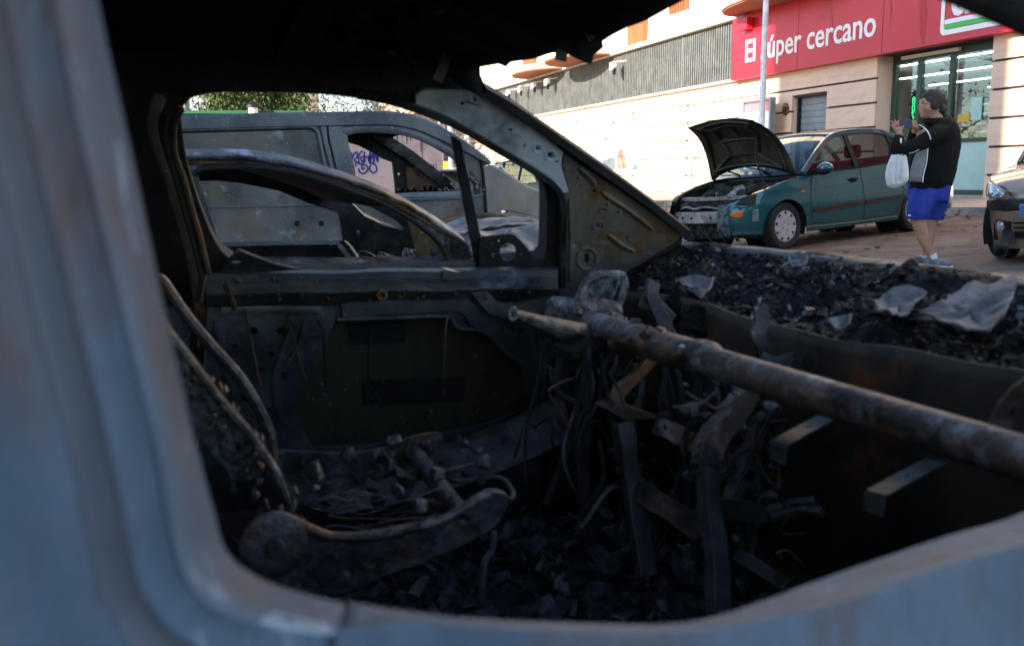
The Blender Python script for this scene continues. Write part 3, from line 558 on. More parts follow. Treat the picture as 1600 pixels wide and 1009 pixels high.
class Car:
    def __init__(c, e, xf, xr, wid, belt, arches, rw, n=4.2, pull=None, bulge=None, sill=.2):
        c.e, c.xf, c.xr, c.W, c.belt, c.ar, c.rw, c.n, c.sill = e, xf, xr, wid, belt, arches, rw, n, sill
        c.xm = (xf + xr) / 2; c.hl = (xf - xr) / 2
        c.pull = pull or [(.2, .10), (.38, .0), (.55, .02), (.75, .16), (1.0, .3)]; c.bulge = bulge or [(.15, .92), (.32, .975), (.58, 1.0), (.75, .985), (1.0, .945)]
    def w(c, x): k = min(1, abs((x - c.xm) / c.hl)); return c.W * max(0, 1 - k ** c.n) ** (1 / c.n)
    def P(c, x, z, side=1, off=0.0, yo=None):
        k = abs((x - c.xm) / c.hl); y = (c.w(x) if yo is None else yo) * interp(c.bulge, z); e = max(0, (k - .72) / .28) ** 2
        xx = x - math.copysign(interp(c.pull, z) * e, x - c.xm); p = V((xx, side * y, z))
        if off:
            a = c.P(x + (-.02 if x > c.xm else .02), z, side, 0); b = c.P(x, z + .02, side, 0); nn = (a - p).cross(b - p).normalized()
            if nn.y * side < 0 and y > .1 * c.W: nn = -nn
            elif y <= .1 * c.W and nn.x * (x - c.xm) < 0: nn = -nn
            p = p + nn * off
        return p
    def zb(c, x):
        z = c.sill + (.05 if abs((x - c.xm) / c.hl) > .8 else 0)
        for xa, ra in c.ar:
            d = abs(x - xa)
            if d < ra: z = max(z, c.rw + math.sqrt(ra * ra - d * d) - .01)
        return z
    def cols(c, x0, x1):
        xs = {round(c.xr + .0008, 5), round(c.xf - .0008, 5)}; x = c.xr + .3
        while x < c.xf - .3: xs.add(round(x, 4)); x += .07
        for k in range(13): y = math.sin(math.pi / 2 * k / 13); d = c.hl * (1 - y ** c.n) ** (1 / c.n); xs |= {round(c.xm + d, 5), round(c.xm - d, 5)}
        for xa, ra in c.ar:
            for k in range(17): xs.add(round(xa + ra * .9999 * math.cos(math.pi * k / 16), 5))
        xs |= {x0, x1}; return sorted(q for q in xs if x0 <= q <= x1)
    def side(c, name, m, side, x0=None, x1=None, nz=9, par=None, off=0):
        x0 = c.xr + .0008 if x0 is None else x0; x1 = c.xf - .0008 if x1 is None else x1
        q = MB(); q.loft([[c.P(x, lerp(c.zb(x), sm(c.belt, x), (k / nz) ** .85), side, off) for k in range(nz + 1)] for x in c.cols(x0, x1)]); return q.build(name, m, par or c.e, local=True, smooth=50)
    def deck(c, name, m, x0, x1, crown=.05, ny=10, drop=0):
        q = MB(); rows = []
        for x in c.cols(x0, x1):
            z = sm(c.belt, x); a = c.P(x, z, 1); yy = a.y; rows.append([V((a.x, yy * t, z + crown * (1 - t * t) * min(1, yy / (.6 * c.W)) - drop)) for t in (1 - 2 * k / ny for k in range(ny + 1))])
        q.loft(rows); return q.build(name, m, c.e, local=True, smooth=50)
    def seam(c, pts, side=1, wd=.009, m=None, name='seam', par=None, n=6, th=.003):
        q = MB(); P = [c.P(x, z, side, .0016) for x, z in crom(pts, n)]; up = V((0, side, 0)); q.strip(P, wd, th, up); return q.build(name, m or m_dark, par or c.e, local=True)
    def patch(c, name, m, pts, side=1, off=.004, th=.01, par=None):       # plate following the side, from an (x, z) outline: fan of rows
        zs = [z for _, z in pts]; z0, z1 = min(zs), max(zs); k = len(pts); rows = []; N = 8
        for i in range(N + 1):
            z = lerp(z0, z1, lerp(.004, .996, i / N)); xs = []
            for (xa, za), (xb, zb_) in zip(pts, pts[1:] + pts[:1]):
                if (za - z) * (zb_ - z) < 0: xs.append(xa + (xb - xa) * (z - za) / (zb_ - za))
            if len(xs) < 2: continue
            rows.append([c.P(lerp(min(xs), max(xs), j / 8), z, side, off) for j in range(9)])
        q = MB(); q.loft(rows); return q.build(name, m, par or c.e, local=True, solid=th, smooth=60)
    def underside(c):
        MB().box((c.xm, 0, .32), (c.hl * 1.8, c.W * 1.35, .16)).build('underbody', m_dark, c.e, local=True)
        for xa, ra in c.ar:
            for s in (1, -1):
                q = MB(); q.loft([[V((xa + (ra + .01) * math.cos(t), s * y, c.rw + (ra + .01) * math.sin(t))) for t in (math.pi * (-.12 + 1.24 * k / 14) for k in range(15))] for y in (c.w(xa) * .965, .36)]); q.add([V((xa + ra * math.cos(t), s * .38, c.rw + ra * math.sin(t))) for t in (math.pi * 2 * k / 16 for k in range(16))], [tuple(range(16))]); q.build('arch_liner', m_dark, c.e, local=True)
    def wheel(c, x, side, tw=.19, cap=True, yo=None, rr=None):
        y = (yo or c.w(x) - .035) * side; r = c.rw; ax = V((0, side, 0)); h = empty('wheel', (0, 0, 0)); col.objects.unlink(h); bpy.data.objects.remove(h)
        rr = rr or r * .66; q = MB(); o = V((x, y - side * tw, r)); q.lathe([(rr * .98, .01), (r * .9, .0), (r * .985, .02), (r, .05), (r, tw - .05), (r * .985, tw - .02), (r * .9, tw), (rr, tw - .012), (rr * .97, tw - .05)], o, ax, 36, cap=False); t = q.build('wheel', m_tyre, c.e, local=True, smooth=45)
        o2 = V((x, y, r)); q = MB(); q.lathe([(rr * .98, -.05), (.02, -.07)], o2, ax, 24); q.build('rim', m_dark, t, local=True)
        if cap:
            e1, e2 = frame_of(ax); circ = lambda R_, n, a0=0: [o2 + ax * -.022 + (e1 * math.cos(a0 + 2 * math.pi * k / n) + e2 * math.sin(a0 + 2 * math.pi * k / n)) * R_ for k in range(n)]
            holes = []
            for k in range(9):
                a = 2 * math.pi * k / 9 + .1; cc = o2 + ax * -.022 + (e1 * math.cos(a) + e2 * math.sin(a)) * rr * .84; rd = (e1 * math.cos(a) + e2 * math.sin(a)); tg = ax.cross(rd)
                holes.append([cc + rd * u * rr + tg * v_ * rr for u, v_ in ((.09, -.13), (.09, .13), (-.03, .10), (-.12, .03), (-.12, -.03), (-.03, -.10))])
            for k in range(4):
                a = 2 * math.pi * k / 4 + .4; cc = o2 + ax * -.022 + (e1 * math.cos(a) + e2 * math.sin(a)) * rr * .3; holes.append([cc + (e1 * math.cos(b) + e2 * math.sin(b)) * rr * .06 for b in (math.pi * 2 * i / 6 for i in range(6))])
            q = MB(); q.plate(circ(rr * .985, 36), holes, t=.012, nrm=ax); q.build('hubcap', m_cap, t, local=True, smooth=0)
        else:
            q = MB(); q.lathe([(rr * .97, -.01), (rr * .9, -.02), (rr * .3, -.03), (.01, -.02)], o2, ax, 24); q.build('hubcap', m_cap, t, local=True)
        return t
    def cabin(c, m, A0, A1, C1, C0, B, roofw, beltw, crown=.05, base_bow=.18, posts=(), rear_bow=.12, seats=True, pw=.07):
        # A0/A1: windscreen base/top (x, z); C1/C0: rear glass top/base; B: list of x of door pillars
        S = {}
        for s in (1, -1):
            a0, a1, c1, c0 = V((A0[0], s * beltw, A0[1])), V((A1[0], s * roofw, A1[1])), V((C1[0], s * roofw, C1[1])), V((C0[0], s * beltw * .93, C0[1]))
            rail = crom([a0, lerp(a0, a1, .5) + V((.03, s * .015, .03)), a1 + V((.02, s * .005, -.015)), lerp(a1, c1, .35) + V((0, s * .015, .035)), lerp(a1, c1, .75) + V((0, s * .01, .03)), c1, lerp(c1, c0, .5) + V((-.02, s * .012, .025)), c0], 5); S[s] = [V(p) for p in rail]
            q = MB(); q.strip(S[s], pw, .035, V((0, s, .25))); q.build('roof_rail', m, c.e, local=True, bevel=.008)
            # pane outline: rail inset + belt
            zbelt = lambda x: sm(c.belt, x) + .004
            top = [p for p in S[s] if p.z > zbelt(p.x) + .03]
            cuts = [A0[0] - .02] + list(B) + [C0[0] + .02]
            ys = lambda x, z: lerp(beltw, roofw, max(0, min(1, (z - A0[1]) / (A1[1] - A0[1]))))
            xs_top = sorted(((p.x, p.z) for p in S[s]), key=lambda t: t[0])
            for xa, xb in zip(cuts, cuts[1:]):
                N = 14; up = []; lo_ = []
                for k in range(N + 1):
                    x = lerp(xa - .035, xb + .035, k / N); zt_ = interp(xs_top, x) - .02; z0 = zbelt(x)
                    if zt_ < z0 + .004: zt_ = z0 + .004
                    up.append(V((x, s * (ys(x, zt_) - .006), zt_))); lo_.append(V((x, s * (ys(x, z0) - .006), z0 - .02)))
                q = MB(); q.loft([up, [lerp(a, b, .5) + V((0, s * .012, 0)) for a, b in zip(up, lo_)], lo_]); q.build('side_window', m_carglass, c.e, local=True)
            for xb in B:
                zt_ = interp(xs_top, xb); q = MB(); q.bar((xb + .0, s * (ys(xb, zt_) + .004), zt_), (xb + .02, s * (beltw + .008), zbelt(xb) - .02), .085, .02, V((0, s, 0))); q.build('door_pillar', m_trim, c.e, local=True)
            q = MB(); P_ = [V((x, s * (beltw + .012), zbelt(x))) for x in (lerp(A0[0] - .03, C0[0], k / 20) for k in range(21))]; q.strip(P_, .025, .02, V((0, s, 0))); q.build('belt_trim', m_trim, c.e, local=True)
        L_, R_ = S[1], S[-1]; n = len(L_); i1 = min(range(n), key=lambda i: (L_[i] - V((A1[0], roofw, A1[1]))).length); i2 = min(range(n), key=lambda i: (L_[i] - V((C1[0], roofw, C1[1]))).length)
        def arc(i, cr, bow): return [lerp(L_[i], R_[i], t) + V((bow * 4 * t * (1 - t), 0, cr * 4 * t * (1 - t))) for t in (k / 10 for k in range(11))]
        q = MB(); q.loft([arc(i, crown, .05 if i == i1 else (-.03 if i == i2 else 0)) for i in range(i1, i2 + 1)]); q.build('roof', m, c.e, local=True, smooth=60, solid=.02)
        q = MB(); q.loft([arc(i, lerp(.0, crown, i / i1) - .004, lerp(base_bow, .05, i / i1)) for i in range(0, i1 + 1)]); q.build('windscreen', m_carglass, c.e, local=True, smooth=60)
        q = MB(); q.loft([arc(i, lerp(crown, 0, (i - i2) / (n - 1 - i2)) - .004, lerp(-.03, -rear_bow, (i - i2) / (n - 1 - i2))) for i in range(i2, n)]); q.build('rear_window', m_carglass, c.e, local=True, smooth=60)
        if seats:
            for y in (.34, -.34):
                q = MB(); q.box((-.15, y, .5), (.5, .46, .2)); q.hexa([V((-.35, y - .22, .5)), V((-.35, y + .22, .5)), V((-.5, y + .22, .5)), V((-.5, y - .22, .5))], [V((-.52, y - .18, 1.05)), V((-.52, y + .18, 1.05)), V((-.62, y + .18, 1.05)), V((-.62, y - .18, 1.05))]); q.box((-.6, y, 1.17), (.09, .26, .18)); q.build('seat', m_seat, c.e, local=True, bevel=.04)
            MB().box((-1.15, 0, .75), (.3, 1.2, .6)).build('rear_seat', m_seat, c.e, local=True, bevel=.06)
            MB().box((.72, 0, .82), (.34, 1.3, .16)).build('dashboard', m_trim, c.e, local=True, bevel=.05)
            q = MB(); q.tube([V((.42, .34 + .18 * math.cos(t), .86 + .16 * math.sin(t))) + V((.08 * -math.sin(t), 0, 0)) for t in (2 * math.pi * k / 20 for k in range(20))], .014, 6, closed=True); q.build('steering_wheel', m_trim, c.e, local=True)

def seat_on_ground(x, y, hx, hy, wb):                       # pose of a car whose nose points along (hx, hy)
    h = V((hx, hy, 0)).normalized(); zf = ground(x + h.x * wb / 2, y + h.y * wb / 2); zr = ground(x - h.x * wb / 2, y - h.y * wb / 2); lf = V((-h.y, h.x, 0)); tr = ground(x + lf.x * .7, y + lf.y * .7) - ground(x - lf.x * .7, y - lf.y * .7)
    return (x, y, (zf + zr) / 2), (math.atan2(tr, 1.4), -math.atan2(zf - zr, wb), math.atan2(h.y, h.x))

# ------------------------------------------------------------------ green saloon with its bonnet open
m_teal = mat('teal_paint', [(.004, .085, .105), (.006, .10, .12)], 2, .25, metal=.35, coat=1.0); m_sill = mat('lower_paint', [(.010, .05, .055), (.02, .055, .058)], 5, .45, metal=.2)
m_char = mat('charred', [(.006, .006, .006), (.016, .015, .014), (.04, .038, .036)], 14, .85, bump=.8, bscale=45, specks=[((.22, .22, .22), 30, .68, .8)]); m_charhood = mat('scorched_metal', [(.012, .011, .010), (.028, .025, .022), (.05, .042, .034)], 4, .6, metal=.3, bump=.15, bscale=20, specks=[((.16, .13, .1), 7, .64, .82)])
m_ashmetal = mat('ashen_metal', [(.10, .10, .10), (.22, .22, .22), (.32, .32, .32)], 8, .6, metal=.4, bump=.2, bscale=40)
loc, rot = seat_on_ground(4.33, 14.65, -.829, -.559, 2.7)
fe = empty('green_saloon', loc, rot, 'dark green saloon with its bonnet raised and its nose burnt out', 'car'); fe.scale = (1.05, 1.05, 1.05)
belt = [(-2.72, .86), (-2.5, 1.0), (-1.6, 1.04), (-.8, .985), (.2, .94), (.9, .91), (1.3, .85), (1.7, .765), (2.0, .68), (2.16, .60)]
fc = Car(fe, 2.16, -2.72, .85, belt, ((1.31, .345), (-1.31, .345)), .302)
fc.side('body_side', m_teal, 1, x1=2.10); fc.side('body_side', m_teal, -1, x1=1.0); fc.side('scorched_wing', m_charhood, -1, x0=1.0, x1=2.0); fc.underside()
fc.deck('boot_lid', m_teal, -2.719, -1.62, .03)
for x, s in ((1.31, 1), (1.31, -1), (-1.31, 1), (-1.31, -1)): fc.wheel(x, s)
fc.cabin(m_teal, (.98, .94), (.12, 1.40), (-.95, 1.40), (-1.68, 1.05), [-.12, -1.02], .565, .79)
fc.seam([(.86, .30), (.90, .55), (.86, .80), (.82, .92)]); fc.seam([(-.17, .27), (-.15, .6), (-.12, .95)]); fc.seam([(-1.02, .62), (-.98, .8), (-1.06, 1.0)]); fc.seam([(.86, .30), (.3, .27), (-.6, .27), (-.93, .36), (-1.02, .62)])
fc.seam([(.86, .47), (.4, .475), (-.15, .49)], wd=.055, m=mat('door_moulding', s3(52, 20, 26), rough=.35), name='door_moulding', th=.02); fc.seam([(-.19, .49), (-.5, .5), (-.93, .51)], wd=.055, m=bpy.data.materials['door_moulding'], name='door_moulding', th=.02)
fc.seam([(1.66, .60), (1.72, .66), (1.55, .755), (1.31, .79), (1.08, .755), (.93, .66)], wd=.012, m=m_teal, name='arch_crease', th=.006); fc.seam([(.94, .265), (.2, .25), (-.9, .25)], wd=.016, m=m_chrome, name='sill_line', th=.006); fc.seam([(1.67, .25), (1.85, .27), (2.05, .28)], wd=.05, m=m_sill, name='bumper_lip', th=.012)
fc.patch('indicator', m_amber, [(1.95, .475), (2.0, .465), (2.05, .48), (2.065, .51), (2.04, .535), (1.97, .545), (1.94, .52)], off=.008, th=.015); fc.patch('side_repeater', m_amber, [(1.0, .70), (1.06, .705), (1.06, .725), (1.0, .73)], off=.004, th=.008)
fc.seam([(1.66, .60), (1.85, .585), (2.06, .59)], wd=.008)
for x, z in ((.05, .80), (-.82, .84)):
    p = fc.P(x, z, 1, .004); q = MB(); q.ball(p, (.085, .012, .035)); h = q.build('door_handle', m_dark, fe, local=True); q = MB(); q.bar(p + V((-.085, .02, .012)), p + V((.085, .02, .012)), .018, .022); q.build('grip', m_trim, h, local=True, bevel=.006)
q = MB(); q.ball((.78, .98, .985), (.075, .12, .075), 14, 9); mr = q.build('door_mirror', m_teal, fe, local=True); q = MB(); q.bar((.80, .80, .93), (.79, .93, .96), .09, .05); q.ball((.80, .96, .945), (.07, .11, .045), 10, 7); q.build('mirror_base', m_trim, mr, local=True)
q = MB(); q.tube([(-.1, 0, 1.44), (-.28, 0, 1.52)], [.012, .004], 6); q.build('aerial', m_trim, fe, local=True)
# bonnet: hinged at the scuttle, underside scorched with pressed ribs
HA = R(47); hx, hz = 1.0, .955; HL = .93
def hp(a, b, off=0):                                       # a along bonnet 0..1, b across -1..1
    wdt = lerp(.74, .56, a ** 1.3); bow = -.10 * (1 - (1 - a) ** 2) * a - .04; n_ = V((-math.sin(HA), 0, math.cos(HA))); cur = .17 * math.sin(a * 2.7) ; base_bow = .17 * (1 - b * b)
    L_ = a * HL + base_bow * (.9 if a < .5 else .55 * (1 - a) + .12); return V((hx, 0, hz)) + V((math.cos(HA), 0, math.sin(HA))) * L_ + n_ * (cur - .06 * b * b + off) + V((0, b * wdt, 0))
q = MB(); q.loft([[hp(a / 12, b / 8) for b in range(-8, 9)] for a in range(13)]); bn = q.build('bonnet', m_charhood, fe, local=True, solid=.012, smooth=60)
for pts in ([(.06, -.85), (.5, -.86), (.9, -.8)], [(.06, .85), (.5, .86), (.9, .8)], [(.9, -.8), (.95, 0), (.9, .8)], [(.08, -.8), (.05, 0), (.08, .8)], [(.5, -.5), (.5, .5)], [(.5, -.5), (.2, -.35), (.2, .35), (.5, .5)], [(.5, -.5), (.78, -.5), (.84, 0), (.78, .5), (.5, .5)], [(.78, -.5), (.9, -.8)], [(.78, .5), (.9, .8)], [(.2, -.35), (.08, -.8)], [(.2, .35), (.08, .8)], [(.5, 0), (.84, 0)]):
    P_ = []
    for (a0, b0), (a1, b1) in zip(pts, pts[1:]): P_ += [hp(lerp(a0, a1, k / 5), lerp(b0, b1, k / 5), -.02) for k in range(5)]
    P_.append(hp(*pts[-1], -.02)); q = MB(); q.tube(P_, [(.022, .03)] * len(P_), 6); q.build('pressed_rib', m_charhood, bn, local=True)
q = MB(); q.tube([(1.35, .5, .80), (1.42, .42, 1.15), hp(.55, .5, -.03)], .012, 6); q.build('prop_rod', m_char, fe, local=True); q = MB(); q.tube(crom([hp(.5, -.9, -.03), V((1.45, -.68, 1.2)), V((1.5, -.66, .95)), V((1.48, -.62, .8))], 5), .006, 5); q.build('hanging_wire', m_char, fe, local=True)
for y in (-.25, .3):
    q = MB(); q.tube([(1.12, y + .1, .97), (1.02, y - .2, 1.03), (.92, y - .5, 1.06)], .012, 5); q.build('wiper', m_trim, fe, local=True)
# engine bay
q = MB(); rg = random.Random(5); rows = []
for i in range(22):
    x = lerp(.98, 1.98, i / 21); rows.append([V((x, lerp(-.66, .66, j / 26), .70 + .1 * noise.noise(V((x * 5, j * .3, 2))) + .07 * noise.noise(V((x * 13, j * .8, 5))) + (.14 if i < 3 else 0) - .10 * (i / 21))) for j in range(27)])
q.loft(rows); eb = q.build('engine_bay', m_char, fe, local=True)
for k in range(60):
    c = V((rg.uniform(1.1, 1.8), rg.uniform(-.55, .5), rg.uniform(.70, .80))); q = MB(); q.ball(c, (rg.uniform(.03, .09), rg.uniform(.03, .09), rg.uniform(.03, .08)), 7, 5); q.crumple(.03, 22, k)
    if k < 26: q.build('burnt_lump', m_char if k % 5 else m_ashmetal, eb, local=True)
for s in (1, -1): q = MB(); q.strip([fc.P(x, sm(belt, x) - .01, s, -.03) for x in (1.0, 1.3, 1.6, 1.85, 1.98)], .06, .05, Z); q.build('wing_gutter', m_charhood if s < 0 else m_teal, fe, local=True)
q = MB(); q.strip([V((1.86 - .22 * (y / .7) ** 2, y, .70)) for y in (-.62, -.4, -.2, 0, .2, .4, .58)], .10, .05, Z); q.build('radiator_support', m_ashmetal, fe, local=True, bevel=.008)
q = MB(); q.box((1.84, -.02, .56), (.05, .85, .22)); q.build('radiator', m_char, fe, local=True)
q = MB(); P_ = [V((2.06 - .34 * abs(y / .78) ** 2.2, y, .475)) for y in (-.78, -.6, -.4, -.2, 0, .2, .4, .6, .74)]; q.strip(P_, .05, .15, Z); bm_ = q.build('bumper_beam', m_ashmetal, fe, local=True, bevel=.01)
for y in (-.45, -.3, -.1, .22): q = MB(); x = 2.06 - .34 * abs(y / .78) ** 2.2; q.lathe([(.018, 0), (.018, .004)], (x + .026, y, .475), (1, 0, 0), 10); q.build('bolt_hole', m_dark, bm_, local=True)
q = MB(); q.strip([V((2.02 - .34 * abs(y / .78) ** 2.2, y, .60 + .012 * math.sin(y * 17))) for y in (k * .06 - .7 for k in range(24))], .03, .02, Z); q.build('melted_trim', m_ashmetal, fe, local=True)
q = MB(); rows = [[V((1.98 - .3 * abs(y / .8) ** 2 + .03 * noise.noise(V((y * 7, z * 9, 1))), y, z)) for y in (k * .05 - .75 for k in range(30))] for z in (.2, .25, .3, .35, .4)]; q.loft(rows); q.build('lower_grille', m_char, fe, local=True, solid=.02)
for k in range(12):
    y = rg.uniform(-.74, .6); q = MB(); P_ = crom([V((1.99 - .3 * (y / .8) ** 2, y, .40)), V((2.04 - .3 * (y / .8) ** 2, y + rg.uniform(-.08, .08), .33)), V((2.02 - .3 * (y / .8) ** 2, y + rg.uniform(-.1, .1), rg.uniform(.16, .26)))], 3); q.tube(P_, rg.uniform(.008, .022), 5); q.build('melted_plastic', m_char, fe, local=True)
# torn edge of the bumper skin on the near corner, headlamp shell
m_torn = mat('blistered_paint', [(.01, .01, .01), (.01, .06, .07), (.12, .16, .16), (.02, .02, .02)], 18, .6, bump=.6, bscale=50)
q = MB(); q.loft([[fc.P(lerp(2.07, 2.135 + .015 * noise.noise(V((k * .9, 1, 0))), j / 4), lerp(.24, .62, k / 14), 1, .006 + .012 * noise.noise(V((k * .7, j * .8, 3)))) for j in range(5)] for k in range(15)]); q.build('torn_bumper_edge', m_torn, fe, local=True, solid=.006)
fc.patch('headlamp_shell', m_char, [(1.80, .60), (2.05, .605), (1.98, .685), (1.78, .745)], off=.006, th=.015)

# ------------------------------------------------------------------ beige car at the right edge, nose towards us
m_beige = mat('beige_paint', [s3(150, 130, 110), s3(160, 140, 120)], 2, .3, metal=.5, coat=1.0); m_melt = mat('melted_black', [(.008, .008, .009), (.02, .02, .022)], 9, .35, bump=1.0, bscale=16, detail=3)
loc, rot = seat_on_ground(6.45, 10.7, -.70, -.71, 2.5)
be = empty('beige_car', loc, rot, 'beige car at the right edge with scorched bumper strip and round fog lamp', 'car')
b2 = [(-2.0, .98), (-1.8, 1.05), (-.5, .98), (.4, .94), (.8, .91), (1.4, .86), (1.75, .80), (1.98, .71), (2.03, .68)]
bc = Car(be, 2.05, -2.0, .85, b2, ((1.25, .34), (-1.25, .34)), .30, n=3.2, pull=[(.2, .06), (.35, .0), (.55, .0), (.68, .05), (.8, .22), (1.0, .42)], sill=.11)
for s in (1, -1): bc.side('body_side', m_beige, s)
bc.underside(); bc.deck('bonnet', m_beige, .55, 2.049, .07); bc.deck('tail_deck', m_beige, -1.999, -1.6, .03)
for x, s in ((1.25, 1), (1.25, -1), (-1.25, 1), (-1.25, -1)): bc.wheel(x, s)
bc.cabin(m_beige, (.45, .94), (-.3, 1.5), (-1.4, 1.52), (-1.9, 1.06), [-.4, -1.1], .6, .80)
for s in (1, -1):
    h = bc.patch('headlight', m_refl, [(1.60, .645), (1.93, .64), (1.975, .67), (1.90, .745), (1.70, .795), (1.60, .75)], s, .006, .01); bc.patch('lens', m_lens, [(1.59, .64), (1.94, .635), (1.985, .67), (1.91, .75), (1.70, .80), (1.59, .755)], s, .03, .006, h)
    for x, z, r in ((1.88, .69, .045), (1.76, .705, .036)):
        p = bc.P(x, z, s, .012); nn = (bc.P(x, z, s, .05) - p).normalized(); q = MB(); q.lathe([(r, 0), (r * .95, .014), (r * .55, .006), (.01, .002)], p, nn, 18); q.build('lamp_bowl', m_chrome, h, local=True)
    bc.seam([(1.45, .85), (1.62, .80), (1.92, .75), (1.99, .69), (2.02, .63)], s, .012)
    g = bc.patch('fog_recess', m_dark, [(1.88, .32), (2.0, .31), (2.01, .43), (1.90, .44)], s, .004, .008); p = bc.P(1.955, .375, s, .012); nn = (bc.P(1.955, .375, s, .05) - p).normalized(); q = MB(); q.lathe([(.052, 0), (.056, .02), (.035, .032), (.004, .036)], p, nn, 20); q.build('fog_lamp', m_refl, g, local=True)
    q = MB(); q.strip([bc.P(x, .585 + .008 * math.sin(x * 40), s, .014) for x in (1.66, 1.74, 1.82, 1.89, 1.95, 2.0, 2.03, 2.044, 2.0485)], [.08, .12, .13, .12, .14, .13, .12, .12, .11], .03, V((1, s * .5, 0))); q.crumple(.010, 18, 4); q.build('melted_bumper_strip', m_melt, be, local=True, sub=1)
q = MB()
for z in (.27, .315, .36, .405): q.strip([bc.P(2.049, z, 1, .008, yo=y) if y > 0 else bc.P(2.049, z, -1, .008, yo=-y) for y in (-.33, -.2, -.07, .07, .2, .33)], .012, .02, Z)
q.build('grille_bars', m_trim, be, local=True); q = MB(); q.loft([[V((2.046 - .10 * (y / .5) ** 2, y, z)) for y in (k * .07 - .35 for k in range(11))] for z in (.26, .42)]); q.build('grille_void', m_dark, be, local=True)
q = MB(); q.box((2.075, 0, .53), (.012, .52, .115)); pl = q.build('number_plate', m_white, be, local=True); q = MB(); q.box((2.083, -.235, .53), (.006, .045, .11)); q.build('blue_band', m_prod[2], pl, local=True)
q = MB(); q.tube([V((1.93, .075 * math.cos(t), .705 + .045 * math.sin(t))) for t in (2 * math.pi * k / 20 for k in range(20))], .009, 6, closed=True); em = q.build('badge_ring', m_chrome, be, local=True); q = MB(); q.tube([V((1.93, .04 * math.cos(t), .715 + .02 * math.sin(t))) for t in (2 * math.pi * k / 16 for k in range(16))], .007, 5, closed=True); q.bar((1.93, 0, .70), (1.93, 0, .665), .012, .012); q.build('badge_mark', m_chrome, em, local=True); MB().ball((1.915, 0, .705), (.015, .10, .06), 14, 8).build('badge_recess', m_dark, em, local=True)
# strip hanging from its bumper: torn liner with a round loop
e1 = bc.P(1.99, .30, -1, .02); q = MB(); 
cc = e1 + V((.02, -.03, -.15)); rows = [e1 + V((0, -.03, .06)), e1 + V((0, -.05, -.04)), cc + V((0, -.1, .06)), cc + V((0, -.085, -.03)), cc + V((.0, -.05, -.07)), cc + V((0, .0, -.07)), cc + V((0, .04, -.02)), cc + V((.0, .05, .05)), e1 + V((0, .07, -.08)), e1 + V((0, .06, .06))]
hole = [cc + V((0, -.025 + .05 * math.cos(t), -.015 + .04 * math.sin(t))) for t in (2 * math.pi * k / 16 for k in range(16))]
q.plate(rows, [hole], t=.012, nrm=V((1, 0, 0))); q.build('torn_liner', m_melt, be, local=True, bevel=.004)

# ------------------------------------------------------------------ silver hatchback and pale blue car far down the street
m_silver = mat('champagne_paint', [s3(176, 168, 150), s3(186, 178, 160)], 2, .35, metal=.5, coat=.8); m_pale = mat('pale_blue_paint', [s3(170, 182, 196), s3(182, 192, 204)], 2, .35, metal=.4, coat=.6)
def hatch(name, m, x, y, hxy, label, par=None):
    loc, rot = seat_on_ground(x, y, hxy[0], hxy[1], 2.5); e = empty(name, loc, rot, label, 'car')
    c = Car(e, 1.95, -1.85, .83, [(-1.85, .80), (-1.7, .95), (-.5, .93), (.8, .92), (1.3, .86), (1.8, .70), (1.95, .60)], ((1.2, .34), (-1.22, .34)), .30, n=4)
    for s in (1, -1): c.side('body_side', m, s)
    c.underside(); c.deck('bonnet', m, .8, 1.949, .06); c.deck('tail', m, -1.849, -1.5, .02)
    for xx, s in ((1.2, 1), (1.2, -1), (-1.22, 1), (-1.22, -1)): c.wheel(xx, s)
    c.cabin(m, (.92, .94), (.2, 1.42), (-1.35, 1.42), (-1.72, .96), [-.1, -.95], .6, .78, seats=False)
    for s in (1, -1):
        c.seam([(.8, .3), (.8, .9)], s); c.seam([(-.15, .28), (-.12, .92)], s); c.seam([(.8, .48), (-.95, .50)], s, .06, m_trim, 'door_moulding', th=.02); c.patch('tail_lamp', m_redlens, [(-1.78, .72), (-1.6, .70), (-1.62, .94), (-1.74, .94)], s, .01, .02); c.patch('headlight', m_refl, [(1.6, .60), (1.85, .58), (1.84, .66), (1.62, .72)], s, .008, .01)
        for xx in (.0, -.8): p = c.P(xx, .80, s, .01); MB().ball(p, (.09, .02, .03)).build('door_handle', m_trim, e, local=True)
    return e
hatch('silver_hatchback', m_silver, 1.0, 23.2, (.45, .89), 'champagne silver hatchback parked before the white wall, seen past the pillar').scale = (1.08, 1.08, 1.08)
hatch('pale_blue_car', m_pale, ond(722, 280, 20.5).x, 21.4, (-.25, .97), 'pale blue car seen through the windscreen of the burnt van')

# ------------------------------------------------------------------ the burnt-out car we look through
SP = lambda c, s=60, a=.66, b=.74: (c, s, a, b)
m_near = mat('burnt_paint_blue_grey', [(.062, .088, .122), (.108, .145, .186), (.155, .19, .23)], 3.2, .65, metal=.05, spec=.3, stretch=(1, 1, .35), bump=.35, bscale=40, specks=[((.14, .095, .08), 6, .58, .72), ((.30, .35, .40), 11, .66, .74)], rrange=.1)
m_soot = mat('soot', [(0.0056, 0.0056, 0.0056), (0.0126, 0.0112, 0.0112), (0.0224, 0.0196, 0.0168)], 6, .8, bump=.4, bscale=30)
m_sootmetal = mat('sooty_steel', [(0.0153, 0.0153, 0.0161), (0.0357, 0.0348, 0.0348), (0.0782, 0.0748, 0.0748)], 7, .5, metal=.5, bump=.3, bscale=26, specks=[((.10, .055, .03), 8, .62, .74), ((.22, .24, .28), 40, .70, .76)])
m_doorin = mat('door_inner_steel', [(0.0352, 0.0368, 0.04), (0.08, 0.0832, 0.088), (0.152, 0.1536, 0.1536)], 5, .45, metal=.45, bump=.25, bscale=24, specks=[((.13, .075, .03), 5, .60, .74), ((.30, .32, .36), 60, .72, .76)])
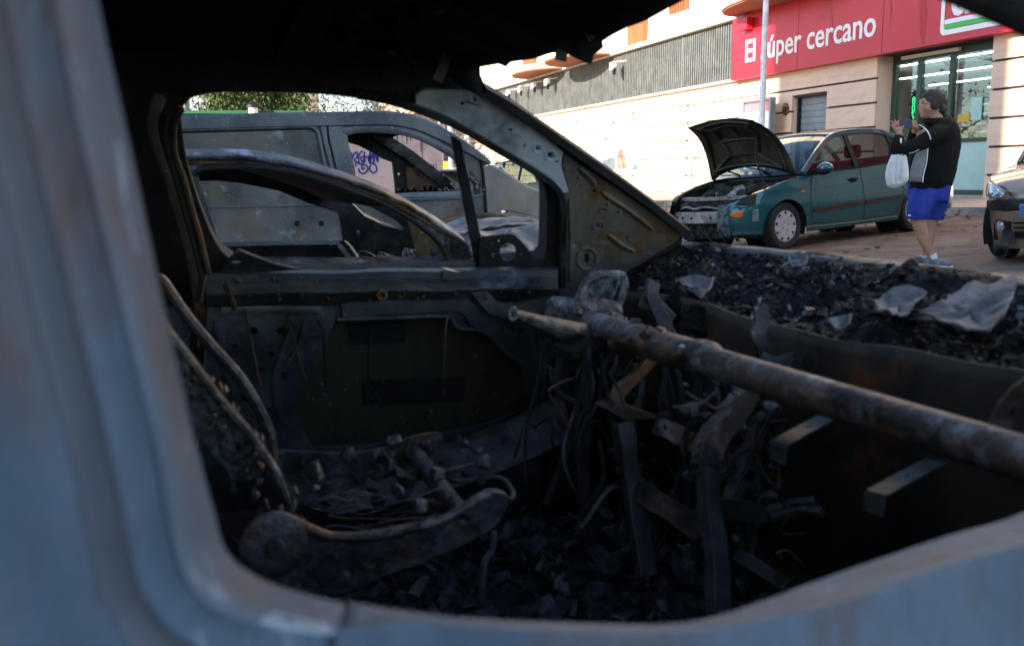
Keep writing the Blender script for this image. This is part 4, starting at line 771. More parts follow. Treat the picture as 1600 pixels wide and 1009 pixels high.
m_doorsill = mat('door_sill_steel', [(.016, .0165, .018), (.036, .036, .037), (.08, .074, .066)], 8, .55, metal=.4, bump=.35, bscale=24, stretch=(.7, .7, 1.4), specks=[((.13, .07, .03), 5, .60, .72), ((.12, .145, .19), 9, .64, .74)])
m_pad = mat('damper_pad', [(.008, .008, .008), (.02, .019, .015)], 9, .9, bump=.5, bscale=30)
m_brk = mat('bracket_steel', [(.03, .029, .029), (.07, .066, .064), (.13, .12, .11)], 12, .6, metal=.3, bump=.3, bscale=50, specks=[((.12, .06, .03), 9, .60, .72)])
m_floorchar = mat('floor_char', [(0.018, 0.018, 0.0195), (0.045, 0.045, 0.048), (0.105, 0.105, 0.1125)], 16, .7, bump=.8, bscale=50, spec=.3, specks=[((.20, .21, .23), 26, .66, .76)])
m_seatm = mat('seat_steel', [(0.0272, 0.0272, 0.0289), (0.068, 0.0663, 0.068), (0.1445, 0.136, 0.1326)], 14, .5, metal=.4, bump=.4, bscale=50, specks=[((.16, .085, .045), 10, .60, .72), ((.28, .29, .31), 40, .70, .77)])
m_olive = mat('scorched_skin', [(0.0306, 0.0281, 0.0119), (0.0476, 0.0425, 0.0187), (0.0357, 0.0306, 0.017)], 2.5, .8, stretch=(3, 3, .5), bump=.1, bscale=20, specks=[((.25, .27, .28), 50, .73, .76)])
m_gusset = mat('rusty_gusset', [(.09, .085, .08), (.16, .14, .115), (.22, .165, .11)], 4.5, .55, metal=.25, bump=.3, bscale=30, specks=[((.20, .10, .035), 6, .60, .72), ((.28, .29, .30), 26, .66, .74), ((.02, .018, .016), 3, .60, .72)])
m_lightmetal = mat('bare_grey_steel', [(.46, .49, .52), (.54, .57, .60), (.60, .63, .66)], 3.5, .5, metal=.2, bump=.08, bscale=30, specks=[((.10, .095, .09), 4, .60, .75)])
m_rust = mat('rust', [(.035, .022, .014), (.11, .058, .028), (.19, .10, .045)], 9, .75, metal=.15, bump=.4, bscale=40, specks=[((.02, .018, .016), 6, .58, .70)])
m_beam = mat('rusted_beam', [(0.0517, 0.0414, 0.0391), (0.115, 0.0828, 0.069), (0.1725, 0.115, 0.0862)], 8, .6, metal=.35, bump=.35, bscale=45, stretch=(1, 1, 1), specks=[((.26, .25, .25), 18, .56, .66), ((.26, .11, .05), 6, .57, .68), ((.018, .018, .018), 10, .58, .66)])
m_ash = mat('ash_sheet', [(.07, .07, .075), (.13, .125, .125), (.22, .205, .19)], 14, .85, bump=.7, bscale=30, specks=[((.05, .05, .05), 20, .62, .72)])
m_chardash = mat('charred_mass', [(.0025, .0025, .003), (.006, .006, .0065), (.014, .0145, .016)], 20, .75, bump=1.0, bscale=60, detail=9, spec=.2, specks=[((.09, .095, .11), 34, .70, .80)])
m_ashwhite = mat('melted_alloy', [(.04, .042, .045), (.13, .135, .14), (.26, .27, .28)], 25, .55, metal=.3, bump=.8, bscale=60, specks=[((.03, .03, .03), 18, .55, .66)])
wr = empty('burnt_car', gz(W(.2, 1.22, 0)), (0, 0, YAW), 'burnt out car in the foreground, a bare scorched shell without glass or trim', 'car')

# ---- near side: pillar on the left and door top below, seen close up
A = [(60, -420), (95, -300), (150, 0), (205, 250), (262, 520), (305, 700), (332, 800), (352, 862), (400, 902), (470, 928), (540, 944), (640, 960), (750, 971), (900, 977), (1044, 978), (1144, 958), (1296, 903), (1477, 841), (1600, 803), (1800, 700), (2100, 540)]
B = [(-10, -420), (30, -300), (92, 0), (143, 250), (208, 520), (252, 700), (272, 810), (292, 890), (338, 945), (430, 976), (525, 990), (636, 980), (745, 986), (900, 992), (1044, 993), (1180, 976), (1340, 934), (1500, 880), (1640, 838), (1860, 740), (2180, 580)]
def uz(p): return V((p.dot(FW), p.z))
Ac = [onv(x, y, .50) for x, y in crom(A, 4)]; Bc = [onv(x, y, .43) for x, y in crom(B, 4)]; n = len(Ac)
def outward(i):
    a, b = Bc[max(0, i - 2)], Bc[min(n - 1, i + 2)]; d = (uz(b) - uz(a)).normalized(); return V((d.y, -d.x))
offs = [(0, .43), (.0015, .427), (.004, .438), (.010, .4375), (.016, .425), (.019, .424), (.0225, .434), (.026, .434), (.033, .421), (.05, .414), (.09, .407), (.16, .402), (.30, .400), (.55, .42)]
fl = lambda i, a, b: Ac[i] + (LT * a) * max(0, min(1, (34 - i) / 8)) - Z * b * max(0, min(1, (i - 26) / 8))
rows = [[fl(i, .035, .04) for i in range(n)], [fl(i, .012, .014) for i in range(n)], Ac, [lerp(Ac[i], Bc[i], .12) - LT * .004 for i in range(n)], [lerp(Ac[i], Bc[i], .55) - LT * .006 for i in range(n)]]
for o, v in offs:
    r = []
    for i in range(n):
        k = outward(i); e = V((0, 0)) + k * o; vv = lerp(v, .43 - .10 * min(o, .25), .55 + .45 * max(0, min(1, (i - 28) / 9))); p = Bc[i] + FW * e.x + Z * e.y + LT * (vv - .43); r.append(p + LT * .004 * noise.noise(p * 9) + LT * .0012 * noise.noise(p * 60))
    rows.append(r)
cut = 40                                                    # index of the seam between pillar and door
q = MB(); q.loft([r[:cut + 1] for r in rows]); q.build('b_pillar', m_near, wr, solid=.0015, smooth=60)
q = MB(); q.loft([[p - Z * .0 - LT * .002 + Z * .002 for p in r[cut:]] for r in rows]); q.build('door_skin', m_near, wr, solid=.0015, smooth=60)
m_streak = mat('rust_streak', [(.085, .11, .14), (.115, .115, .125), (.15, .115, .105)], 9, .6, metal=.1, stretch=(1, 1, .3), lo=.35, hi=.62)
m_chalk = mat('chalky_patch', [(.30, .36, .42), (.42, .48, .54)], 20, .8, bump=.4, bscale=60)
q = MB(); q.loft([[p - LT * .0012 for p in r[2:38]] for r in rows[10:14]]); q.build('rust_streak', m_streak, wr, smooth=60)
for i0, i1, r0, r1 in ((35, 40, 4, 6), (45, 50, 5, 6), (53, 57, 5, 6), (4, 20, 3, 4)):
    q = MB(); q.loft([[lerp(rows[a][i], rows[a + 1][i], f) - LT * .0010 + Z * .0010 + FW * .0015 * noise.noise(V((i, a, f * 3))) for i in range(i0, i1 + 1)] for a in range(r0, r1) for f in (.15, .5, .85)]); q.build('chalky_patch', m_chalk, wr, smooth=60)
# ---- inner face of the near door, dark
q = MB(); q.loft([[Ac[i] + LT * .002 - Z * dz for i in range(cut, n)] for dz in (.03, .1, .3, .5)]); q.build('near_door_inner', m_soot, wr)

# ---- far side of the shell: frame plate with the window opening
FSN = LT + Z * .45; FSC = 1.95 + .45 * .70
fs = lambda x, y, o=0: onp(x, y, FSN, FSC + o)
FL = lambda pts, o=0, k=0: [fs(x, y, o) for x, y in (crom(pts, k, True) if k else pts)]
def hol(cx, cy, rx, ry=None, o=0, n=10, fn=None): ry = ry or rx; fn = fn or fs; return [fn(cx + rx * math.cos(t), cy + ry * math.sin(t), o) for t in (2 * math.pi * k / n for k in range(n))]
opening = crom([(284, 172), (296, 156), (320, 148), (360, 145), (430, 145), (500, 148), (560, 155), (620, 168), (690, 193), (750, 223), (800, 252), (832, 272), (849, 289), (855, 310), (855, 340), (854, 380), (852, 400), (844, 408)], 3) + [(760, 416), (740, 425), (600, 428), (480, 430), (420, 428)] + crom([(372, 414), (350, 396), (338, 380), (322, 345), (306, 300), (292, 250), (285, 205), (283, 185)], 3)
outer = [(90, 30), (400, 30), (640, 70), (752, 120), (764, 148), (830, 186), (905, 238), (1000, 306), (1068, 362), (1066, 380), (1000, 425), (910, 470), (870, 480), (600, 480), (330, 480), (90, 480)]
q = MB(); q.plate(FL(outer, .045), [FL(opening, .045)], t=.05, nrm=FSN); q.build('far_side_frame', m_soot, wr, bevel=.006)
# pillar inner sheet, bare grey steel with punched holes
ap = [(650, 148), (664, 141), (756, 146), (803, 180), (855, 215), (880, 238), (878, 248), (877, 260), (884, 284), (889, 300), (876, 302), (871, 292), (862, 281), (837, 264), (800, 243), (768, 224), (730, 201), (699, 185), (650, 166)]
q = MB(); q.plate(FL(ap, .032), [hol(742, 156, 3, 3.4, .032), hol(722, 162, 2.6, 3.2, .032), hol(733, 157, 2, 2, .032), hol(798, 203, 3, 2.6, .032), hol(820, 228, 2, 4, .032), hol(840, 232, 3.6, 3.6, .032), hol(860, 243, 5, 5, .032), hol(870, 253, 2.6, 2, .032)], t=.012, nrm=FSN); q.build('a_pillar_inner', m_lightmetal, wr, bevel=.004)
for x, y, r in ((840, 232, 7), (860, 243, 8)): q = MB(); q.tube(hol(x, y, r, r, .031, 16), .0018, 5, closed=True); q.build('hole_rim', m_lightmetal, wr)
q = MB(); q.strip([fs(x, y, .03) for x, y in crom([(556, 146), (600, 153), (650, 168), (699, 187), (768, 227), (837, 268), (866, 290), (876, 312), (877, 360), (876, 430), (875, 470)], 4)], .012, .03, FSN); q.build('door_aperture_flange', m_sootmetal, wr)
gp = [(882, 240), (907, 258), (960, 292), (1011, 327), (1066, 366), (1052, 380), (1020, 400), (994, 420), (950, 440), (907, 456), (880, 466), (878, 400), (877, 306), (890, 301), (886, 284), (879, 262)]
gh = [hol(929, 298, 4, 3.6, .038, 4), hol(934, 287, 2.2, 1.6, .038), hol(943, 328, 2.4, 2, .038), hol(934, 352, 3, 2.6, .038), hol(917, 404, 4.4, 8, .038, 12), hol(980, 371, 1.8, 3, .038)]
q = MB(); q.plate(FL(gp, .038), gh, t=.012, nrm=FSN); q.build('pillar_gusset', m_gusset, wr, bevel=.004)
for x, y, rx, ry in ((917, 404, 15, 17), (934, 352, 8, 7), (943, 328, 6, 5)): q = MB(); q.tube(hol(x, y, rx, ry, .037, 20), .004 if rx > 9 else .002, 6, closed=True); q.build('pressed_ring', m_gusset, wr)
for pts in ([(940, 300), (985, 330), (1020, 358)], [(950, 366), (975, 384), (992, 392)], [(890, 310), (892, 380), (890, 440)], [(905, 262), (925, 280), (930, 290)]): q = MB(); q.tube([fs(x, y, .036) for x, y in crom(pts, 4)], [.003] + [.006] * (4 * (len(pts) - 1) - 1) + [.003], 6); q.build('pressed_rib', m_gusset, wr)
for x, y in ((884, 264), (905, 277), (950, 319), (968, 330)): q = MB(); q.ball(fs(x, y, .036), .0045, 8, 5); q.build('spot_weld', m_gusset, wr)
q = MB(); q.strip([fs(x, y, .045) for x, y in crom([(752, 138), (800, 166), (860, 208), (930, 256), (1000, 306), (1070, 360)], 4)], .016, .05, FSN); q.build('windscreen_flange', m_soot, wr)
# door glass divider, cover plate with a round hole, corner plate
q = MB(); q.plate(FL([(705, 215), (712, 216), (721, 223), (762, 420), (744, 420)], .03), t=.01, nrm=FSN); q.build('window_divider', m_soot, wr, bevel=.002)
cv = crom([(757, 371), (797, 367), (809, 372), (824, 388), (834, 405)], 3) + [(846, 403), (852, 420), (750, 424), (748, 380)]
q = MB(); q.plate(FL(cv, .02), [hol(794, 394, 13, 14, .02, 22), hol(770, 381, 2.4, 2.4, .02), hol(780, 377, 2.4, 2.4, .02), hol(771, 399, 3.6, 3.6, .02), hol(814, 397, 3, 3, .02), hol(835, 412, 2, 2, .02)], t=.006, nrm=FSN); q.build('mirror_cover_plate', m_soot, wr)
q = MB(); q.plate(FL([(338, 432), (352, 412), (374, 391), (384, 395), (430, 413), (480, 424), (560, 430), (560, 440), (338, 442)], .005), [hol(371, 410, 8, 2.2, .005)], t=.01, nrm=FSN); q.build('corner_plate', m_doorsill, wr, bevel=.002)
# rear pillar strips
for pts, wd, mm in (([(250, 150), (243, 168), (237, 198), (248, 238), (263, 278), (278, 327), (297, 392), (312, 471), (318, 540)], .022, m_gusset), ([(284, 168), (271, 195), (271, 238), (285, 278), (297, 322), (313, 377), (325, 431)], .014, m_rust), ([(262, 176), (256, 210), (268, 260), (285, 320), (303, 390), (318, 450)], .016, m_soot)):
    q = MB(); P_ = [fs(x, y, -.02) for x, y in crom(pts, 4)]; q.tube(P_, [(.008, wd / 2)] * len(P_), 8, ref=FSN); q.build('pillar_edge', mm, wr)
# ---- far door: sill rail, stamped inner panel with opening, outer skin
dn = LT + Z * .12; dc = 1.93 + .12 * .7
dr = lambda x, y, o=0: onp(x, y, dn, dc + o)
sill = [(316, 426, .0), (316, 432, -.05), (316, 446, -.062), (316, 462, -.045), (316, 474, -.01)]
q = MB(); q.loft([[dr(lerp(322, 872, t), y + (4 - 9 * t) + 1.2 * math.sin(t * 21), o) for t in (k / 26 for k in range(27))] for _, y, o in [(0, 421, .03), (0, 422, .0), (0, 426, -.014), (0, 436, -.018), (0, 440, -.026), (0, 456, -.028), (0, 461, -.018), (0, 470, -.012), (0, 476, .0)]]); q.build('far_door_sill', m_doorsill, wr, smooth=40)
q = MB(); q.lathe([(.011, 0), (.011, .012), (.006, .013), (.006, .002)], dr(595, 460, -.026), -LT, 16); q.build('lock_grommet', m_rust, wr)
dop = [(526, 498), (600, 496), (694, 493), (706, 500), (716, 512), (752, 516), (775, 535), (796, 556), (816, 568), (822, 600), (816, 640), (770, 660), (720, 672), (640, 688), (560, 698), (488, 700), (470, 660), (464, 624), (474, 604), (490, 580), (510, 530)]
dout = [(325, 468), (872, 462), (872, 560), (860, 760), (600, 800), (300, 800), (318, 600)]
dh = [hol(394, 517, 9, 7, 0, 10, dr), hol(440, 517, 10, 6, 0, 10, dr), hol(366, 541, 5, 3, 0, 8, dr), hol(425, 553, 5, 4, 0, 8, dr), hol(402, 577, 6, 5, 0, 8, dr), hol(444, 587, 7, 6, 0, 8, dr), hol(730, 502, 4, 7, 0, 10, dr), hol(762, 508, 5, 5, 0, 10, dr), hol(800, 512, 3.4, 3.4, 0, 8, dr), hol(813, 517, 4, 4, 0, 8, dr), hol(382, 620, 6, 8, 0, 8, dr), hol(420, 640, 5, 5, 0, 8, dr)]
dpanel = lambda L_, o=0: [dr(x, y, o) for x, y in L_]
q = MB(); q.plate(dpanel(dout), [dpanel(dop)] + dh, t=.012, nrm=dn); q.build('far_door_inner_panel', m_doorin, wr, bevel=.004)
q = MB(); P_ = dpanel(crom(dop[:10], 3), -.002); q.tube(P_, .006, 6); q.build('opening_lip', m_doorin, wr)
q = MB(); q.strip(dpanel(crom([(534, 486), (560, 482), (640, 478), (700, 472), (726, 478), (745, 500), (775, 520)], 4), -.006), [.03] * 25, .012, dn); q.build('stiffener', m_doorin, wr)
q = MB(); q.strip(dpanel([(690, 430), (735, 440), (768, 480), (800, 486), (868, 470)], -.012), .03, .02, dn); q.build('stiffener', m_doorin, wr)
q = MB(); q.plate([dr(x, y, .09) for x, y in ((300, 470), (872, 470), (880, 820), (280, 820))], t=.003, nrm=dn); sk = q.build('far_door_skin', m_olive, wr)
for a, b, c, d in ((548, 505, 636, 538), (568, 592, 728, 630)): q = MB(); q.plate([dr(x, y, .08) for x, y in ((a, b + 3), (c, b - 3), (c - 4, d - 4), (a + 2, d))], t=.006, nrm=dn); q.crumple(.004, 20); q.build('damper_pad', m_pad, sk)
for x0, y0 in ((352, 442), (318, 430)):                     # coil springs by the rear of the sill
    q = MB(); P_ = [dr(x0 + k * .22 * (1 if x0 > 330 else -.5), y0 + k * .62, -.07) + (LT * math.cos(k * 1.1) + FW * math.sin(k * 1.1)) * .006 for k in range(70)]; q.tube(P_, .0016, 4); q.build('coil_spring', m_rust, wr)
# ---- roof with torn front edge
hd = [(756, 152, 1.80), (751, 122, 1.79), (750, 104, 1.77), (790, 97, 1.71), (835, 91, 1.65), (858, 83, 1.61), (879, 79, 1.58), (909, 82, 1.53), (919, 87, 1.51), (921, 99, 1.50), (925, 98, 1.495), (927, 87, 1.49), (943, 73, 1.47), (941, 64, 1.465), (960, 52, 1.43), (980, 42, 1.40), (1005, 33, 1.36), (1023, 24, 1.33), (1064, 1, 1.26), (1120, -25, 1.16), (1200, -45, 1.05), (1300, -55, .94), (1400, -45, .83), (1480, -25, .74), (1560, 25, .66)]
edge = [onv(x, y, v) for x, y, v in hd]
def roofz(v): return 1.10 + .085 * (1 - ((v - 1.22) / .62) ** 2)
R0 = edge; R1 = [p - FW * .035 + Z * .012 + LT * 0 for p in edge]; rows = [R0, R1]
for u in (.55, .42, .25, .0, -.3, -.6, -.95):
    rows.append([W(u, p.dot(LT), max(p.z + .01, roofz(p.dot(LT))) + .01 * noise.noise(V((u * 5, i * .5, 0)))) for i, p in enumerate(edge)])
q = MB(); q.loft(rows); q.build('roof_lining', m_soot, wr, solid=.004, smooth=50)
q = MB(); q.loft([[W(u, lerp(.60, 1.84, j / 16), roofz(lerp(.60, 1.84, j / 16)) + .05 - (.04 if u > .68 else 0)) for j in range(17)] for u in (.72, .6, .3, 0, -.4, -.8, -1.1)]); q.build('roof_skin', m_near, wr, solid=.003)
for u in (.3, -.25): q = MB(); q.strip([W(u, lerp(.66, 1.78, j / 12), roofz(lerp(.66, 1.78, j / 12)) - .012) for j in range(13)], .06, .02, Z); q.build('roof_bow', m_soot, wr)
rg = random.Random(3)
for k in range(22):                                          # rags of lining hanging from the roof
    u, v = rg.uniform(.3, .5), rg.uniform(1.2, 1.75); p = W(u, v, roofz(v) - .004); q = MB(); a, b = rg.uniform(.02, .07), rg.uniform(.02, .05)
    q.loft([[p + FW * (a * (i / 3 - .5)) + LT * (b * (j / 3 - .5)) - Z * (.012 * i * rg.random() + .004) for j in range(4)] for i in range(4)]); q.crumple(.008, 30, k); q.build('hanging_rag', m_soot if k % 4 else m_sootmetal, wr, solid=.002)
for pts, v in (([(893, 96), (903, 40), (912, 20)], 1.5), ([(930, 35), (945, 62)], 1.46), ([(700, 128), (726, 60)], 1.76)): q = MB(); q.strip([onv(x, y, v) - FW * .02 for x, y in pts], .02, .004, LT); q.build('lining_seam', m_sootmetal, wr)
# ---- near windscreen pillar and roof rail
q = MB(); P_ = crom([W(1.18, .44, .74), W(.98, .50, .88), W(.80, .565, .985), W(.69, .615, 1.04), W(.60, .63, 1.07)], 5); q.tube(P_, [(.028, .022)] * len(P_), 10); q.build('near_a_pillar', m_soot, wr)
q = MB(); P_ = crom([W(.60, .63, 1.07), W(.4, .615, 1.10), W(.1, .60, 1.11), W(-.3, .60, 1.10), W(-.8, .62, 1.07)], 4); q.tube(P_, [(.03, .025)] * len(P_), 10); q.build('near_roof_rail', m_near, wr)
# ---- cross-car beam and what hangs on it
bu, bz = .82, .625
def bp(px, py): p = onu(px, py, bu); return W(bu, p.dot(LT), bz)
vb = lambda px: bp(px, 600).dot(LT)
prof = [(1.83, .019), (1.76, .020), (1.70, .023), (1.66, .026), (1.58, .0265), (1.5, .0265), (1.4, .0265), (1.30, .0265), (1.285, .029), (1.27, .025)]
q = MB(); q.tube([W(bu, v, bz) for v, _ in prof], [r for _, r in prof], 16); cb = q.build('cross_beam', m_beam, wr, smooth=40)
q = MB(); q.tube([W(bu, v, bz) for v in (1.272, 1.25, 1.1, .9, .7, .46)], [.030, .0235, .0235, .0235, .0235, .0235], 16); q.build('cross_beam', m_beam, wr, smooth=40)
q = MB(); q.lathe([(.029, 0), (.031, .008), (.030, .03), (.025, .04)], W(bu, 1.29, bz), -LT, 16); q.crumple(.003, 60); q.build('beam_collar', m_beam, cb)
def bar(name, m, pts, v, w_, h_, plane='v', par=None, up=None):
    f = onv if plane == 'v' else onu; q = MB(); c_ = crom([(x, y, v if not isinstance(v, (list, tuple)) else v[i]) for i, (x, y) in enumerate(pts)], 4); q.strip([f(*p) for p in c_], [w_ * (1 + .18 * noise.noise(V((i * .9, w_ * 99, h_ * 77)))) for i in range(len(c_))], h_, up or (LT if plane == 'v' else FW)); q.crumple(.003, 26, len(pts)); return q.build(name, m, par or wr, bevel=.0015)
bar('upright_bracket', m_sootmetal, [(1022, 440), (1018, 462), (1036, 500), (1046, 528), (1064, 545), (1098, 552)], [1.50, 1.49, 1.47, 1.46, 1.44, 1.42], .026, .006)
bar('upright_bracket', m_sootmetal, [(1186, 478), (1190, 505), (1184, 522), (1196, 552), (1204, 582)], [1.27, 1.265, 1.26, 1.26, 1.255], .026, .006)
bar('beam_tab', m_sootmetal, [(1196, 566), (1222, 572), (1243, 580), (1236, 588), (1200, 588)], 1.25, .016, .005)
bar('strut', m_beam, [(1036, 538), (1000, 580), (968, 612), (963, 632)], [1.52, 1.47, 1.42, 1.41], .02, .016)
q = MB(); q.plate([onv(x, y, 1.38) for x, y in ((950, 640), (968, 634), (1002, 640), (1034, 653), (1012, 655), (990, 655), (974, 656))], t=.05, nrm=LT); q.build('console_plate', m_rust, wr, bevel=.002)
bar('console_rail', m_beam, [(1024, 662), (1060, 680), (1096, 702)], [1.36, 1.33, 1.30], .03, .02)
bar('strut', m_beam, [(1188, 590), (1150, 640), (1122, 676), (1106, 706), (1104, 740)], [1.28, 1.25, 1.22, 1.20, 1.19], .04, .022)
bar('console_post', m_sootmetal, [(1104, 735), (1110, 800), (1120, 880), (1122, 960)], [1.19, 1.15, 1.1, 1.06], .03, .022); bar('console_post', m_sootmetal, [(1190, 600), (1180, 680), (1150, 760), (1135, 800)], [1.27, 1.25, 1.2, 1.18], .022, .02)
bar('console_post', m_sootmetal, [(975, 660), (985, 740), (1000, 830), (1010, 900)], [1.38, 1.36, 1.33, 1.3], .03, .02); bar('console_rail', m_rust, [(990, 760), (1040, 792), (1098, 832)], [1.35, 1.28, 1.2], .035, .006); bar('console_rail', m_sootmetal, [(1112, 796), (1150, 795), (1186, 803), (1190, 815)], 1.16, .03, .006)
bar('hook', m_sootmetal, [(1070, 740), (1078, 748), (1100, 742), (1120, 738)], 1.2, .012, .006); bar('console_rail', m_sootmetal, [(1120, 730), (1152, 740), (1180, 760)], 1.22, .02, .01)
bar('floor_strut', m_sootmetal, [(1150, 865), (1190, 890), (1230, 915)], [1.15, 1.1, 1.05], .02, .01)
for v, tp, lip in ((1.13, [(1205, 690), (1296, 640), (1320, 648), (1230, 699)], [(1205, 690), (1230, 699), (1230, 716), (1208, 710)]), (.93, [(1352, 768), (1446, 718), (1478, 726), (1384, 778)], [(1352, 768), (1384, 778), (1383, 794), (1356, 788)])):
    zz = onv(tp[1][0], tp[1][1], v).z; P_ = [onp(x, y, Z, zz) for x, y in tp]; q = MB(); q.plate(P_, [[lerp(lerp(P_[0], P_[2], .5), p, .1) for p in P_]], t=.003, nrm=Z); b_ = q.build('mount_bracket', m_brk, wr, bevel=.0012)
    e_ = (P_[3] - P_[0]); q = MB(); q.plate([P_[0], P_[3], P_[3] - Z * .022 - e_ * .05, P_[0] - Z * .02 + e_ * .1], t=.003, nrm=e_.cross(Z)); q.build('bracket_lip', m_brk, b_)
bar('end_bracket', m_beam, [(1548, 706), (1560, 670), (1580, 632), (1600, 610), (1640, 590)], [.80, .79, .77, .75, .72], .03, .004, up=LT + FW * .3)
for x, y in ((1556, 680), (1580, 640)): q = MB(); q.lathe([(.004, 0), (.004, .004)], onv(x, y, .775) - LT * .004, -LT, 8); q.build('bolt', m_soot, wr)
# steering column stub and lock on the far end of the beam
q = MB(); P_ = [onv(x, y, v) for x, y, v in ((799, 490, 1.50), (812, 494, 1.52), (838, 502, 1.55), (870, 514, 1.58), (905, 524, 1.62), (960, 524, 1.70))]; q.tube(P_, [.006, .010, .013, .02, .024, .026], 10); q.crumple(.003, 40); sc_ = q.build('steering_column', m_seatm, wr); q = MB(); q.tube(hol(801, 490, 5, 9, 0, 12, lambda x, y, o: onv(x, y, 1.50)), .004, 6, closed=True); q.build('spline_nut', m_ashwhite, sc_)
q = MB(); q.lathe([(.022, 0), (.026, .01), (.026, .14), (.022, .15)], onv(858, 484, 1.74), (onv(950, 490, 1.74) - onv(858, 484, 1.74)), 14); q.crumple(.004, 40); q.build('airbag_canister', m_ashwhite, wr)
q = MB(); q.loft([[onv(lerp(905 + 22 * t, 950 + 26 * t, s), lerp(484 - 50 * t, 486 - 54 * t, s), 1.78 + .03 * math.sin(s * 3)) for s in (k / 8 for k in range(9))] for t in (k / 8 for k in range(9))]); q.crumple(.012, 24); q.build('melted_casing', m_ashwhite, wr, solid=.006)
for pts in ([(895, 486), (912, 450), (928, 433), (965, 430), (976, 438), (970, 470), (955, 490)],): q = MB(); q.tube([onv(x, y, 1.74) for x, y in crom(pts, 4)], .009, 7); q.crumple(.004, 40, 2); q.build('melted_casing_rim', m_ashwhite, wr)
for k, (x, y, v, r) in enumerate(((960, 512, 1.66, .024), (975, 525, 1.64, .02), (900, 500, 1.7, .018), (930, 508, 1.68, .02), (880, 530, 1.6, .016), (890, 545, 1.6, .02), (862, 520, 1.6, .014), (935, 540, 1.6, .016), (915, 530, 1.62, .018))): q = MB(); q.ball(onv(x, y, v), (r * 1.5, r, r), 10, 7); q.crumple(r * .7, 50, k); q.build('melted_lump', m_ashwhite if k < 3 else m_char, wr)
for k in range(24):                                          # burnt harness under the beam
    x0 = rg.uniform(850, 1190); y0 = 530 + (x0 - 850) * .22; v = lerp(1.65, 1.28, (x0 - 850) / 340); P_ = crom([onv(x0, y0, v), onv(x0 + rg.uniform(-20, 20), y0 + rg.uniform(30, 80), v - .02), onv(x0 + rg.uniform(-40, 40), y0 + rg.uniform(90, 200), v - .06), onv(x0 + rg.uniform(-50, 50), y0 + rg.uniform(200, 320), v - .08)], 5); q = MB(); q.tube(P_, rg.uniform(.002, .009), 6); q.build('burnt_harness', m_soot if k % 3 else m_sootmetal, wr)
# ---- charred dashboard remains between beam and windscreen edge
def cowl(v): t = (v - 1.22) / .8; return 1.36 - .16 * t * t, .736 + .014 * t
q = MB(); rows = []; NV, NU = 150, 64
for i in range(NU + 1):
    r = []
    for j in range(NV + 1):
        v = lerp(.44, 1.99, j / NV); cu, cz = cowl(v); t = i / NU; u = lerp(.985, cu, t); z = lerp(.650, cz + .003, t ** .85)
        p = V((u, v, 0)); env = min(1, t * 6) * min(1, (1 - t) * 5 + .08)
        z += env * (.030 * noise.noise(p * 5) + .022 * noise.noise(p * 13 + V((3, 1, 0))) + .014 * abs(noise.noise(p * 30)) + .007 * noise.noise(p * 70) + .003 * noise.noise(p * 150)) - .012 * math.sin(math.pi * t); r.append(W(u + .006 * noise.noise(p * 20), v, z))
    rows.append(r)
CH = rows; q.loft(rows); cm = q.build('charred_dashboard', m_chardash, wr, fix=False, smooth=70)
q = MB(); q.loft([[W(cowl(v)[0] + du, v, cowl(v)[1] + dz + .002 * noise.noise(V((v * 12, 0, 0)))) for v in (lerp(.44, 2.0, j / 40) for j in range(41))] for du, dz in ((-.04, -.02), (-.02, -.004), (.0, .003), (.012, .0), (.03, -.03))]); q.build('scuttle_edge', m_sootmetal, wr, smooth=60, solid=.002)
q = MB(); top = lambda v: .640 + .008 * math.sin(v * 9) + .012 * noise.noise(V((v * 6, 2, 0))); q.loft([[W(.975 + .012 * math.sin(v * 31 + 1) * s, v, lerp(top(v) + .03, .30, s)) for v in (lerp(.45, 1.9, j / 50) for j in range(51))] for s in (0, .06, .2, .5, 1)]); q.build('bulkhead_panel', mat('bulkhead_rust', [(.03, .027, .023), (.06, .05, .04), (.09, .068, .05)], 4, .65, metal=.4, bump=.2, bscale=20, specks=[((.16, .06, .02), 5, .60, .70)]), wr, solid=.003, smooth=60)
MB().loft([[W(1.02, v, z) for v in (.44, 1.0, 1.5, 2.0)] for z in (.62, .4, .1)]).build('firewall', m_soot, wr)
FLB = [('pale curled sheet of ash on the dashboard remains, smaller of the middle two', [(1366, 487), (1378, 470), (1400, 463), (1448, 461), (1436, 478), (1418, 500), (1394, 503), (1370, 500)]), ('large grey curled metal sheet on the right of the dashboard remains', [(1428, 504), (1470, 490), (1480, 470), (1530, 455), (1588, 449), (1582, 480), (1568, 506), (1545, 527), (1500, 524), (1460, 510)]), ('smallest pale ash flake at the edge of the bulkhead', [(1292, 514), (1305, 506), (1330, 502), (1327, 518), (1308, 525)]), ('pale ash flake standing beside the upright bracket near the middle', [(1060, 446), (1080, 440), (1115, 443), (1108, 462), (1096, 476), (1078, 466)]), ('small white flake by the scuttle edge far side', [(1232, 410), (1262, 408), (1258, 420), (1236, 424)])]
FU = [1.06, 1.06, .95, 1.02, 1.24]
